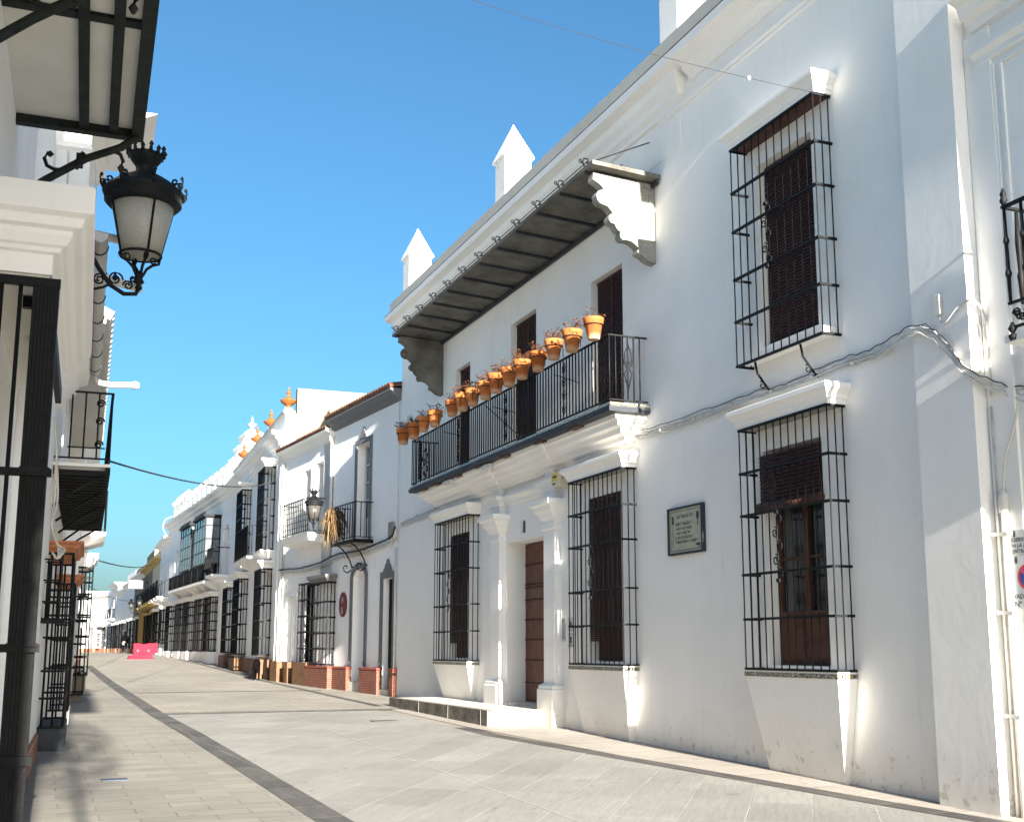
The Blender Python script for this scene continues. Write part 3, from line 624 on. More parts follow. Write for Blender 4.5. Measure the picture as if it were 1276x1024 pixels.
for i,y in enumerate(ylist):
    if i==0: o=tp.o
    else:
        o=tp.o.copy(); C.objects.link(o)
        for ch in tp_ch:
            c=ch.copy(); C.objects.link(c); c.parent=o
    sc_=1+random.uniform(-.06,.05)
    o.location=(8-.61-.17+random.uniform(-.02,.01),y+random.uniform(-.015,.015),4.41+random.uniform(-.02,.02)); o.rotation_euler=(random.uniform(-.04,.04),random.uniform(-.03,.05),random.uniform(0,6.28)); o.scale=(sc_,sc_,sc_)
    o['group']='terracotta pots hooked along the balcony rail'
    st_='few twigs' if amt[i]<16 else ('sparse twigs' if amt[i]<28 else 'dead reddish stems')
    o['label']='terracotta pot with %s, %s from the near end of balcony rail'%(st_,ords[i]); o['category']='flower pot'
    a_,b_=twigs(i+3,amt[i]); x=mk('dried_plant',a_,'twig'); x.parent=o; x2=mk('foliage',b_,'deadleaf'); x2.parent=x
def ceramic_text(mb,x0,x1,z,h,y,rnd):
    """strokes of a painted inscription too worn to read"""
    x=x0
    while x<x1:
        w=h*rnd.uniform(.35,.75)
        k=rnd.choice((0,1,2,3))
        mb.box(x,x+h*.14,y,y+.002,z,z+h)
        if k!=0: mb.box(x+h*.15,x+w,y,y+.002,z+h*(.82 if k==1 else .0),z+h*(1 if k==1 else .16))
        if k>=2: mb.box(x+w+.0005,x+w+h*.13,y,y+.002,z,z+h*.9)
        x+=w+h*.38
PQ=Th('tile_plaque','square glazed tile plaque with dark frame and painted inscription on the white wall','plaque',FR[1],13.05,1.25)
PQ.part('tile_panel',MB().box(13.07,13.92,.002,.035,1.27,1.86),'plaque')
k=MB()
for a,b,c,e in ((13.04,13.95,1.245,1.27),(13.04,13.95,1.86,1.885),(13.04,13.07,1.27,1.86),(13.92,13.95,1.27,1.86)): k.box(a,b,.001,.055,c,e)
PQ.part('frame',k,'charcoal')
rnd=random.Random(3); k=MB()
for a,b,c,e in ((13.10,13.89,1.30,1.306),(13.10,13.89,1.825,1.831),(13.10,13.105,1.306,1.825),(13.885,13.89,1.306,1.825)): k.box(a,b,.0355,.0375,c,e)
# the plaque reads from its far (left) end to its near end: mirrored rows
rows=[(13.30,13.74,1.735,.042),(13.34,13.74,1.635,.045),(13.34,13.74,1.575,.036),(13.37,13.70,1.515,.036),(13.32,13.74,1.455,.038),(13.20,13.76,1.395,.042)]
for a,b,z,h in rows: ceramic_text(k,a,b,z,h,.0355,rnd)
k.lathe([(.001,0),(.03,.0),(.03,.002),(.001,.002)],(0,0,0),3) if False else None
k.box(13.80,13.85,.0355,.0375,1.66,1.77)
for i in range(9):
    z=1.36+i*.032; x=13.80+rnd.uniform(0,.05); k.box(x,x+.02,.0355,.0375,z,z+.016)
for i in range(8):
    x=13.13+i*.014; k.box(x,x+.012,.0355,.0375,1.325+.004*i,1.34+.03*(1-i/8)+.004*i)
k.prism([(13.18+.034*math.cos(t*PI/6),1.735+.055*math.sin(t*PI/6)) for t in range(12)],'y',.0355,.0375); k.box(13.172,13.188,.0355,.0375,1.60,1.68)
k.box(13.60,13.604,.0355,.0375,1.32,1.36); k.box(13.606,13.63,.0355,.0375,1.36,1.364)
PQ.part('inscription',k,'ink')
AL=Th('alarm_box','cream alarm box with yellow sticker beside the window hood','alarm box',FR[1],17.1,2.78)
AL.part('casing',MB().box(17.13,17.40,.001,.25,2.63,2.86),'boxcream',bevel=.012)
AL.part('sticker',MB().box(17.17,17.385,.251,.253,2.70,2.84),'yellow'); AL.part('vent',MB().box(17.20,17.36,.2531,.2545,2.76,2.80),'ink'); AL.part('vent',MB().box(17.26,17.36,.251,.2535,2.65,2.68),'ink')
for d_ in (.08,.17): AL.part('hole',MB().box(17.127,17.1295,d_,d_+.02,2.74,2.77),'ink')
# two small floodlights under the balcony
for i,(s,lb_) in enumerate(((19.4,'nearer small white floodlight under the balcony slab'),(21.55,'farther small white floodlight under the balcony slab'))):
    t=Th('floodlight',lb_,'light',FR[1],s,3.2,group='floodlights under the balcony')
    t.part('body',MB().box(s,s+.42,.50,.60,3.225,3.30),'pvc',bevel=.006); t.part('arm',MB().box(s+.17,s+.24,.44,.5,3.25,3.323),'iron')
# paper notices by the door
for s,z0,z1,lb_,q in ((17.42,.12,.50,'tall narrow notice with small print beside the right door pillar',0),(17.10,.28,.50,'upper pale notice left of the middle window grille',1),(17.10,.02,.255,'lower notice with a black symbol left of the middle window grille',2)):
    w_=.15 if q==0 else .22
    t=Th('notice',lb_,'notice',FR[1],s,z0,group=None)
    t.part('sheet',MB().box(s,s+w_,.001,.008,z0,z1),'signwhite')
    k=MB(); rr=random.Random(q)
    if q==0:
        for i in range(11): ceramic_text(k,s+.015,s+.13,z1-.04-i*.03,.014,.0085,rr)
    elif q==1:
        k.prism([(s+.11,z1-.05),(s+.16,z1-.13),(s+.06,z1-.13)],'y',.0085,.010); 
        for i in range(2): ceramic_text(k,s+.02,s+.19,z0+.05+i*.03,.016,.0085,rr)
        k.box(s+.005,s+.215,.0085,.0095,z0+.01,z0+.016)
    else:
        k.box(s+.08,s+.14,.0085,.010,z0+.07,z0+.10); k.box(s+.09,s+.13,.0085,.0095,z0+.10,z0+.14); k.box(s+.075,s+.145,.0085,.010,z0+.14,z0+.165); ceramic_text(k,s+.03,s+.19,z0+.025,.018,.0085,rr)
    t.part('print',k,'ink')
# ---- cables along the facade
def cable(name,label,pts,r,mat,group=None,wob=0,sub=6,n=5):
    P=[Vector(p) for p in pts]; out=[]
    for i in range(len(P)-1):
        p0=P[max(i-1,0)];p1=P[i];p2=P[i+1];p3=P[min(i+2,len(P)-1)]
        for j in range(sub):
            t=j/sub; out.append(.5*((2*p1)+(p2-p0)*t+(2*p0-5*p1+4*p2-p3)*t*t+(3*p1-p0-3*p2+p3)*t**3))
    out.append(P[-1])
    if wob:
        rw=random.Random(len(pts)*31+int(r*9999)); out=[p+Vector((0,0,wob*rw.uniform(-.6,.6)+wob*.5*math.sin(i*.31+r*900))) for i,p in enumerate(out)]
    o=out[0].copy(); mb=MB().tube([tuple(p-o) for p in out],r,n)
    return single(name,label,'cable',mb,M[mat],o,group=group)
cy=[(26.76,2.89),(24.76,2.92),(23.0,3.0),(21.64,3.06),(19.52,3.04),(17.39,3.07),(15.62,3.05),(14.59,3.04),(13.46,3.01),(11.9,3.02),(10.98,3.01),(10.17,3.04),(9.5,3.03),(8.92,3.08),(8.61,3.03),(8.36,2.80),(8.12,2.50)]
def dfac(s):
    if s<9.25: return .155
    if 17.4<s<18.2 or 19.9<s<20.7: return .18
    return .03
tail=[(7.85,-.05,2.30),(7.57,-.06,2.22),(7.0,-.08,2.2),(5.5,-.08,2.35)]
for i,(dz,r,mt) in enumerate(((0,.014,'cable'),(.045,.012,'cable'),(-.035,.010,'pvc'),(.07,.006,'darkcable'))):
    pts=[FR[1].w(s,dfac(s)+i*.006,z+dz) for s,z in cy]+[FR[1].w(s,d_+i*.006,z+dz) for s,d_,z in tail]
    cable('facade_cable','%s running along the white house above the ground-floor windows'%('thick grey cable, middle of bundle','pale cable, topmost of the bundle','white cable, lowest of the bundle','thin dark cable inside the bundle')[i] ,pts,r,mt,'bundle of cables along the white house',wob=.012+.006*i)
t=Th('cable_clip','row of small white cable clips on the facade of the white house','cable clips',FR[1],17,3.0)
for s in (9.3,9.9,10.6,11.4,12.3,13.2,14.1,15.2,16.4,18.9,21.2,22.6,24.2,25.5): t.part('clip',MB().box(s,s+.04,.001,.06,3.005,3.045),'pvc')
jb=Th('junction_box','small white junction box on the corner pilaster above the cables','junction box',FR[1],8.5,3.2)
jb.part('casing',MB().box(8.42,8.50,.126,.17,3.16,3.36),'pvc',bevel=.006)
cable('facade_cable','short cable looping from the junction box round the pilaster corner',[FR[1].w(8.45,.15,3.14),FR[1].w(8.38,.16,3.06),FR[1].w(8.2,.16,3.16),FR[1].w(8.06,.10,3.2),FR[1].w(8.04,-.02,3.0),FR[1].w(8.04,-.03,2.3)],.012,'cable')
cable('facade_cable','tangled pale cable hanging on the pilaster side face',[FR[1].w(8.09,.05,3.1),FR[1].w(8.08,.0,2.9),FR[1].w(8.08,.06,2.75),FR[1].w(8.08,.01,2.6),FR[1].w(8.09,.07,2.5)],.010,'pvc',wob=.03)
# ================================================================= neighbour on the right edge
NB=Th('panelled_house','white house with panelled wall and iron balcony at the right edge','house',FR[1],4,gz(4))
NB.part('wall',wall(-9,8.104,-3,6.8,9,[(3.2,4.6,2.75,5.2,.25),(5.6,6.7,-1.5,1.4,.2)],d=-.06),'white')
for a,b in ((5.2,7.68),(7.75,7.98)):
    k=MB()
    for q in ((a,a+.03,2.9,5.45),(b-.03,b,2.9,5.45),(a+.03,b-.03,5.42,5.45)): k.box(q[0],q[1],-.059,-.035,q[2],q[3])
    NB.part('wall_panel',k,'white_clean')
NB.part('string_course',MB().mould([(-.059,5.50),(-.02,5.52),(-.02,5.58),(.03,5.62),(.03,5.68),(-.059,5.69)],0,7.98,False,False,-.1),'white_clean')
NB.part('cornice',MB().mould([(-.059,5.86),(.0,5.88),(.02,5.96),(.10,6.0),(.14,6.10),(.24,6.14),(.24,6.26),(.0,6.27)],-8,7.99,False,False,-.1),'white_clean')
NB.part('pilaster',MB().box(7.78,8.10,-.1,-.03,-3,5.86),'white')
nb=NB.part('balcony',MB().mould([(.0,2.38),(.06,2.40),(.08,2.48),(.16,2.52),(.2,2.6),(.30,2.63),(.30,2.70),(.0,2.705)],3.0,7.40,True,True,-.08,grow=.18),'white_clean')
rl=MB()
for i in range(24):
    s=3.05+i*.19; x=7.42-(i*.19) 
    rl.lathe([(.014,2.98),(.018,3.2),(.03,3.24),(.018,3.28),(.016,3.5),(.028,3.54),(.016,3.58),(.014,3.84)],(x,.30,0),8)
for j in range(1,3): rl.lathe([(.014,2.98),(.03,3.24),(.018,3.28),(.028,3.54),(.014,3.84)],(7.42,.30-j*.14,0),8)
rl.box(3.0,7.44,.28,.32,3.84,3.865); rl.box(7.41,7.44,-.06,.279,3.84,3.865)
rl.box(3.0,7.44,.285,.315,2.96,2.98); rl.box(3.0,7.44,.285,.315,2.74,2.76); rl.lathe([(.01,3.86),(.035,3.91),(.02,3.95),(.03,3.97),(.004,4.03)],(7.42,.30,0),10)
for i in range(34):
    x=7.36-i*.13
    rl.scroll((x,2.87),.045,0,1.5,rad=.009,y=.30); rl.scroll((x-.06,2.83),.04,PI,1.3,rad=.009,y=.30)
for j in range(3): rl.scroll((.22-j*.1,2.87),.045,0,1.5,'yz',.009,7.42)
rl.lathe([(.03,2.64),(.04,2.68),(.012,2.70),(.04,2.74),(.01,2.8)],(7.42,.30,0),10)
NB.part('railing',rl,'iron',nb)
nd,ng=glazing(3.22,4.58,2.77,5.18,-.24,rows=4,kick=.5); w=NB.part('door',nd,'wood'); NB.part('pane',ng,'glass',w)
nd,ng=glazing(5.62,6.68,-1.45,1.38,-.18,rows=3,kick=.5); w=NB.part('door',nd,'wood'); NB.part('pane',ng,'glass',w)
dp=Th('downpipe','white plastic drainpipe with conduit in the corner at the right edge','drainpipe',FR[1],8.0,-1.4)
dp.part('pipe',MB().tube([(7.96,.0,-1.5),(7.96,.0,1.25)],.035,10),'pvc')
dp.part('conduit',MB().tube([(8.05,-.02,-1.5),(8.05,-.02,2.2)],.014,6),'cable'); k=MB()
for z in (-.6,.3,1.0): k.box(7.90,8.08,-.06,.045,z,z+.03)
dp.part('clamp',k,'pvc'); dp.part('collar',MB().lathe([(.035,1.2),(.045,1.22),(.045,1.36),(.02,1.42)],(7.96,.0,0),12),'pvc')
cable('facade_cable','pale cable dropping from the bundle to the drainpipe at the right edge',[FR[1].w(7.7,0,2.2),FR[1].w(7.78,.0,1.95),FR[1].w(7.9,.0,1.7),FR[1].w(7.96,.0,1.4)],.011,'pvc')
def text_mesh(txt,size):
    cu=bpy.data.curves.new('t','FONT'); cu.body=txt; cu.size=size; cu.extrude=.001; cu.resolution_u=2; cu.align_x='LEFT'
    o=bpy.data.objects.new('t',cu); C.objects.link(o); dg=bpy.context.evaluated_depsgraph_get(); dg.update()
    me=bpy.data.meshes.new_from_object(o.evaluated_get(dg)); bpy.data.objects.remove(o)
    mb=MB(); k=mb.add([tuple(v.co) for v in me.vertices])
    for p in me.polygons: mb.face(*p.vertices)
    return mb
def text_on(T,txt,size,s,d,z,mat,parent=None,name='lettering'):
    """lettering on a right-hand facade, read from high s (left) to low s (right)"""
    m=text_mesh(txt,size); q=MB(); q.f=[tuple(f) for f in m.f]; q.sm=m.sm
    q.v=[(s-x,d+z_,z+y) for x,y,z_ in m.v]
    return T.part(name,q,mat,parent)
def shield(k,s,z,h,y):
    k.prism([(s-.3*h,z+.5*h),(s-.3*h,z),(s-.2*h,z-.35*h),(s,z-.5*h),(s+.2*h,z-.35*h),(s+.3*h,z),(s+.3*h,z+.5*h)],'y',y,y+.002); k.box(s-.25*h,s+.25*h,y,y+.002,z+.56*h,z+.75*h)
sg=Th('parking_sign','white reserved-parking sign with black capitals, above the round no-parking sign','sign',FR[1],7.5,.82)
sg.part('plate',MB().box(7.38,7.99,-.027,-.018,.83,1.04),'signwhite')
k=MB(); shield(k,7.88,1.0,.05,-.0175); sg.part('crest',k,'ink')
for i,(tx,sz) in enumerate((('RESERVADO',.055),('EN LA ACERA',.05),('ENTRADA',.05),)): text_on(sg,tx,sz,7.955-.02*i,-.0172,.935-.05*i,'ink')
sg=Th('garage_sign','white no-parking sign with red and blue disc below the reserved sign','sign',FR[1],7.5,.34)
sg.part('plate',MB().box(7.42,7.98,-.027,-.018,.35,.81),'signwhite')
k=MB(); shield(k,7.88,.765,.05,-.0175); sg.part('crest',k,'ink')
cx_=7.76; k=MB().prism([(cx_+.115*math.cos(t*PI/14),.62+.115*math.sin(t*PI/14)) for t in range(28)],'y',-.0178,-.016); sg.part('disc',k,'red')
k=MB().prism([(cx_+.088*math.cos(t*PI/14),.62+.088*math.sin(t*PI/14)) for t in range(28)],'y',-.0159,-.015); sg.part('disc',k,'blue')
k=MB().hexa([(cx_-.075,-.0149,.56),(cx_-.06,-.0149,.545),(cx_-.06,-.014,.545),(cx_-.075,-.014,.56),(cx_+.06,-.0149,.695),(cx_+.075,-.0149,.68),(cx_+.075,-.014,.68),(cx_+.06,-.014,.695)]); sg.part('bar',k,'red')
text_on(sg,'VADO',.06,7.94,-.0172,.435,'ink'); text_on(sg,'Nº',.075,7.93,-.0172,.362,'ink')
bx=Th('meter_cover','small red-brown hatch low on the wall at the right edge','hatch',FR[1],7.6,-1.3)
bx.part('hatch',MB().box(7.0,7.74,-.059,-.02,-1.2,-.55),'redcap')
# ================================================================= BUILDING 2 (two joined fronts)
def plinth(T,blocks,zt,mat,capmat=None,zb=-2.4):
    for a,b,d in blocks:
        p=T.part('plinth',MB().box(a,b,.001,d,zb,zt-.06 if capmat else zt),mat)
        if capmat: T.part('coping',MB().mould([(d+.0,zt-.059),(d+.015,zt-.05),(d+.015,zt-.01),(d-.01,zt)],a,b,True,True,.001),capmat,p)
def fwin(T,a,b,z0,z1,depth=.15,rows=3,mat='wood',pane='glass',kick=0):
    f,g=glazing(a+.01,b-.01,z0+.01,z1-.01,-depth+.02,rows=rows,kick=kick); w=T.part('window',f,mat); T.part('pane',g,pane,w); return w
H2=Th('terrace_house','white house with tiled eave, thin iron balcony and red brick plinth','house',FR[2],2.4,-1.1)
h=[(2.02,2.98,2.73,5.34,.30),(.30,.96,-1.0,1.70,.20),(2.18,3.10,-1.3,2.05,.40),(4.50,5.75,-.42,1.78,.15)]
wm=wall(0.012,4.84,-3,6.22,8,h); arch_infill(wm,2.18,3.10,1.80,.249,-.39,-.001)
H2.part('wall',wm,'white_b')
# grey painted surrounds
def surround(T,a,b,z0,z1,w_=.13,crest=True,arch=0,mat='greytrim',par=None):
    k=MB()
    k.box(a-w_,a-.002,.001,.035,z0,z1+w_ if not arch else z1); k.box(b+.002,b+w_,.001,.035,z0,z1+w_ if not arch else z1)
    if not arch: k.box(a-.002,b+.002,.001,.035,z1+.002,z1+w_)
    else:
        m=(a+b)/2; n=12
        for i in range(n):
            t0=PI*i/n; t1=PI*(i+1)/n; q=[]
            for dd in (.001,.035):
                for t_,rr in ((t0,(b-a)/2),(t1,(b-a)/2),(t1,(b-a)/2+w_),(t0,(b-a)/2+w_)):
                    q.append((m+rr*math.cos(t_),dd,z1+(arch+(rr-(b-a)/2))*math.sin(t_)))
            k.hexa(q)
    if crest:
        m=(a+b)/2; zt=z1+w_
        k.prism([(m-.26,zt),(m+.26,zt),(m+.22,zt+.08),(m+.16,zt+.10),(m+.14,zt+.17),(m+.07,zt+.20),(m+.05,zt+.26),(m,zt+.31),(m-.05,zt+.26),(m-.07,zt+.20),(m-.14,zt+.17),(m-.16,zt+.10),(m-.22,zt+.08)],'y',.002,.05)
    return T.part('surround',k,mat,par)
w=fwin(H2,2.02,2.98,2.73,5.34,.22,4,'pvc','greyglass',kick=.6); surround(H2,2.02,2.98,2.73,5.34,par=w)
dk=H2.part('door',MB().box(.31,.95,-.19,-.15,-.98,1.69),'black'); surround(H2,.30,.96,-.45,1.70,.16,par=dk)
surround(H2,2.18,3.10,-.45,1.80,.16,False,.25)
k=MB()
for s in (2.10,3.18,.20,1.06): k.scroll((s,-.36),.05,0,1.3,rad=.014,y=.05)
H2.part('surround_scroll',k,'greytrim')
w=fwin(H2,4.50,5.75,-.42,1.78,.13,4,'iron','glass')
H2.part('grille',reja(4.42,5.84,-.42,1.78,.24,(-.0,.42,.84,1.26),5,2,.014,flat=.05),'iron',w)
H2.part('hood',MB().mould([(.25,1.80),(.28,1.86),(.34,1.92),(.36,2.0),(.30,2.01)],4.42,5.84,True,True,.001),'greytrim',w)
plinth(H2,[(.02,.30,.10),(.96,2.18,.14),(3.10,4.2,.14),(4.2,6.02,.27)],-.46,'redbrick','redcap')
plinth(H2,[(.31,.95,-.30),],-.96,'palestone') if False else H2.part('doorstep',MB().box(.302,.958,-.145,.06,-2,-.97),'palestone')
H2.part('doorstep',MB().box(2.182,3.098,-.395,.06,-2,-.84),'palestone')
# thin balcony
b2=H2.part('balcony',MB().box(1.74,3.44,.001,.50,2.66,2.72),'stonegrey')
H2.part('balcony_edge',MB().box(1.72,3.46,.501,.525,2.64,2.735),'iron',b2); H2.part('balcony_edge',MB().box(1.72,1.738,.001,.50,2.64,2.735),'iron',b2)
H2.part('railing',railing(1.76,3.42,2.78,3.68,.49,9,3,.012),'iron',b2)
for s in (2.1,3.1):
    k=MB().tube([(s,.45,2.65),(s,.36,2.60),(s,.22,2.46),(s,.10,2.26),(s,.05,2.12),(s,.08,2.02),(s,.17,1.96),(s,.26,2.0),(s,.29,2.09),(s,.24,2.15),(s,.18,2.13),(s,.18,2.08)],.017,6); k.tube([(s,.05,2.12),(s,.0,2.10)],.02,6)
    H2.part('bracket',k,'iron',b2)
# tiled roof and eave
def tile_roof(T,a,b,z,d,run,rise,gutter=True):
    mb=MB(); n=int((b-a)/.19)
    for i in range(n):
        s=a+(b-a)*(i+.5)/n; m=6
        ks=[mb.add([(s+.085*math.cos(PI*j/m),y,z+.085*math.sin(PI*j/m)*.8+(d-y)/(d+run)*rise) for j in range(m+1)]) for y in (d,-run)]
        for j in range(m): mb.face(ks[0]+j,ks[0]+j+1,ks[1]+j+1,ks[1]+j,sm=True)
        mb.face(*[ks[0]+j for j in range(m+1)])
    mb.hexa([(a,-run,z-.05+rise),(b,-run,z-.05+rise),(b,d-.02,z-.05),(a,d-.02,z-.05),(a,-run,z+rise),(b,-run,z+rise),(b,d-.02,z),(a,d-.02,z)])
    r_=T.part('roof',mb,'rooftile')
    return r_
tile_roof(H2,.0,4.86,6.38,.34,3.5,.7)
H2.part('eave',MB().mould([(.001,6.02),(.06,6.04),(.10,6.12),(.20,6.16),(.24,6.24),(.30,6.27),(.30,6.32)],.02,4.82,False,False,.0),'greytrim')
sgn=Th('oval_sign','oval maroon sign with white letters between window grille and arched niche','sign',FR[2],3.8,.84)
sgn.part('plate',MB().prism([(3.80+.28*math.cos(t*PI/14),1.16+.33*math.sin(t*PI/14)) for t in range(28)],'y',.001,.03),'maroon')
text_on(sgn,'H',.24,3.90,.032,1.20,'signwhite'); text_on(sgn,'B',.24,3.90,.032,.92,'signwhite')
# dried palm tied to the balcony
pl=MB(); rr=random.Random(5)
for i in range(230):
    a=rr.uniform(-1,1); b=rr.uniform(-1,1); s0=3.3+rr.uniform(-.25,.15); z0=3.5+rr.uniform(-.35,.2)
    ln=rr.uniform(.25,.8); dd=.52+rr.uniform(-.10,.12); p0=Vector((s0,dd,z0)); p1=p0+Vector((a*.14,b*.16,-.2*ln)); p2=p0+Vector((a*.42,b*.30,-ln*.9)); w=rr.uniform(.012,.026); an=rr.uniform(0,PI); o=Vector((math.cos(an)*w,math.sin(an)*w,0))
    k=pl.add([p0-o*.4,p0+o*.4,p1+o,p1-o,p2])
    pl.face(k,k+1,k+2,k+3); pl.face(k+3,k+2,k+4)
PM=Th('palm_frond','dried tan palm frond tied to the far end of the thin iron balcony','dried palm',FR[2],2.9,2.7)
PM.part('frond',pl,'palm'); PM.part('stem',MB().tube([(3.3,.53,2.75),(3.3,.55,3.3),(3.28,.57,3.62)],.02,6),'twig')
# --- second front
H3=Th('two_window_house','white house with two small upper windows over a white balcony and ochre plinth','house',FR[2],7.2,-1.0)
h=[(5.66,6.38,3.24,5.32,.30),(6.90,7.50,3.24,5.25,.30),(6.20,7.12,-.42,1.85,.14),(7.26,7.86,-.40,1.66,.25),(8.20,8.95,-.40,1.56,.25)]
H3.part('wall',wall(4.842,9.64,-3,6.05,8,h),'white_b')
for a,b,c,e,_ in h[:2]: fwin(H3,a,b,c,e,.26,3,'wood','greyglass')
w=fwin(H3,6.2,7.12,-.42,1.85,.08,4,'iron','glass'); H3.part('grille',reja(6.14,7.18,-.40,1.84,.16,(0,.46,.92,1.38),4,1,.014,flat=.045),'iron',w)
for a,b,c,e,_ in h[3:]: H3.part('door',MB().box(a+.01,b-.01,-.24,-.20,c+.01,e-.01),'white_clean')
H3.part('cornice',MB().mould([(.001,5.78),(.05,5.80),(.05,5.86),(.12,5.92),(.16,6.0),(.26,6.04),(.28,6.12),(.2,6.13)],4.86,9.62,False,False,-.1),'white_clean')
tile_roof(H3,4.87,9.62,6.14,.30,2.0,.12)
H3.part('coping',MB().box(4.845,4.98,-8,.1,6.06,6.40),'cream')
plinth(H3,[(6.03,7.22,.27),(7.22,7.9,.10),(7.9,8.2,.22),(8.2,8.95,.06),(8.95,9.63,.22)],-.38,'yellowstone')
b3=H3.part('balcony',MB().mould([(.30,2.80),(.56,2.86),(.60,2.90),(.62,3.02),(.62,3.06)],3.98,7.62,True,True,.001,grow=.60),'white_clean') if False else H3.part('balcony',MB().hexa([(5.5,.001,2.93),(7.9,.001,2.93),(7.9,.45,3.0),(5.5,.45,3.0),(5.45,.001,3.22),(7.95,.001,3.22),(7.95,.54,3.22),(5.45,.54,3.22)]),'white_clean')
rl=railing(5.5,7.9,3.27,4.2,.51,14,3,.012)
for z in (3.42,3.58,3.74,3.90,4.06): rl.box(5.5,7.9,.505,.515,z,z+.014)
H3.part('railing',rl,'iron',b3)
k=Th('downpipe','white rainwater pipe between the two joined white fronts','drainpipe',FR[2],4.84,2.4); k.part('pipe',MB().tube([(4.92,.05,2.5),(4.92,.05,5.8)],.045,8),'pvc'); k.part('hopper',MB().lathe([(.045,5.7),(.09,5.8),(.09,5.9),(.05,5.9)],(4.92,.06,0),10),'pvc')
k=Th('downpipe','thin white pipe at the seam beside the long white house','drainpipe',FR[2],.1,-1); k.part('pipe',MB().tube([(.10,.04,-1.1),(.10,.04,2.4)],.03,8),'pvc'); k.part('conduit',MB().tube([(.05,.03,2.5),(.05,.03,6.2)],.012,6),'cable')
k=Th('downpipe','white corner pipe between the balcony house and the urn-topped house','drainpipe',FR[2],9.5,-1); k.part('pipe',MB().tube([(9.42,.06,-1),(9.42,.06,5.7)],.05,8),'pvc'); k.part('conduit',MB().tube([(9.2,.04,-1),(9.2,.04,5.2)],.02,6),'pvc')
for i in range(3):
    pts=[FR[2].w(s,.05+.02*i,2.28+.06*i+dz) for s,dz in ((0.05,.5),(.3,.28),(1.2,.20),(2.6,.1),(4.2,.12),(5.6,.0),(7.2,-.05),(8.8,-.02),(9.5,.0))]
    cable('facade_cable',('lowest','middle','highest')[i]+' cable strung along the fronts below the small balconies',pts,.022,('cable','cable','darkcable')[i],'cables below the small balconies',wob=.02)
mbx=Th('meter_box','pale meter box at the seam above the cables','meter box',FR[2],.4,2.6); mbx.part('casing',MB().box(.30,.55,.001,.08,2.62,3.05),'stonegrey',bevel=.01); mbx.part('conduit',MB().tube([(.35,.06,2.62),(.40,.06,2.4)],.02,6),'pvc')
# ---------------------------------------------------------------- street lanterns (wall-mounted)
def lantern_parts(T,z,scale=1.,detail=True,nr=6,wx=1.,gm='lampglass_sun'):
    """lantern body; z local, all lengths in metres"""
    S=scale; X=scale*wx
    def P(*q): return [(a*X,b*S+z) for a,b in q]
    nn=28 if detail else 10
    T.part('lamp_glass',MB().lathe(P((.165,.0),(.262,.47),(.255,.47)),n=nn),gm)
    k=MB()
    for i in range(nr):
        a=i*2*PI/nr+(.35 if nr==6 else -1.25); c,s_=math.cos(a),math.sin(a)
        k.tube([(.172*X*c,.172*X*s_,z),(.268*X*c,.268*X*s_,z+.47*S)],.011*S,5)
        k.tube([(.17*X*c,.17*X*s_,z),(.165*X*c,.165*X*s_,z-.05*S),(.11*X*c,.11*X*s_,z-.075*S),(.06*X*c,.06*X*s_,z-.12*S),(.03*S*c,.03*S*s_,z-.19*S)],.014*S,5)
        if detail:
            pts=[]
            for j in range(12):
                t=j/11*2.4*PI; r_=.035*(1-.6*j/11); pts.append(((.115+r_*math.cos(t))*X*c,(.115+r_*math.cos(t))*X*s_,z-.035*S+r_*math.sin(t)))
            k.tube(pts,.008*S,5)
    k.tube([(.172*X*math.cos(a*PI/12),.172*X*math.sin(a*PI/12),z) for a in range(25)],.013*S,5)
    T.part('lamp_frame',k,'iron')
    k=MB().lathe(P((.262,.455),(.295,.462),(.31,.48),(.315,.51),(.305,.53),(.335,.56),(.345,.585),(.33,.61),(.30,.635),(.25,.68),(.18,.73),(.12,.765),(.09,.785),(.08,.80),(.08,.845),(.09,.86),(.12,.90),(.145,.945),(.15,.965),(.12,.97)),n=nn)
    T.part('lamp_cap',k,'iron')
    k=MB(); m_=14 if detail else 8
    for i in range(m_):
        a=2*PI*i/m_; c,s_=math.cos(a),math.sin(a)
        k.tube([(.145*X*c,.145*X*s_,z+.955*S),(.155*X*c,.155*X*s_,z+.99*S),(.162*X*c,.162*X*s_,z+(1.035 if i%2 else 1.01)*S)],.021*S,6,.008*S); k.lathe([(.006*S,-.014*S),(.024*S,.0),(.005*S,.034*S)],(.158*X*c,.158*X*s_,z+(1.015 if i%2 else .995)*S),6)
    if detail:
        for i in range(8):
            a=i*PI/4+.2; c,s_=math.cos(a),math.sin(a)
            for rr_,zz_,q in ((.315,.625,.030),(.29,.675,.022),(.345,.635,.020)):
                pts=[]
                for j in range(11):
                    t=j/10*1.9*PI; pts.append(((rr_*X+q*S*math.cos(t))*c,(rr_*X+q*S*math.cos(t))*s_,z+zz_*S+q*S*math.sin(t)))
                k.tube(pts,.010*S,5)
            k.tube([(.34*X*c,.34*X*s_,z+.58*S),(.365*X*c,.365*X*s_,z+.62*S),(.37*X*c,.37*X*s_,z+.67*S),(.36*X*c,.36*X*s_,z+.70*S)],.014*S,5,.006*S); k.lathe([(.006*S,-.01*S),(.018*S,.008*S),(.004*S,.03*S)],(.36*X*c,.36*X*s_,z+.69*S),6)
        for i in range(56):
            a=2*PI*i/56; k.box(.318*X*math.cos(a)-.004,.318*X*math.cos(a)+.004,.318*X*math.sin(a)-.004,.318*X*math.sin(a)+.004,z+.49*S,z+.545*S)
    T.part('crown',k,'iron')
    k=MB().lathe([(a*S,b*S+z) for a,b in ((.018,-.33),(.035,-.31),(.02,-.28),(.05,-.255),(.03,-.22),(.045,-.18),(.02,-.15))],n=10); T.part('lamp_stem',k,'iron')
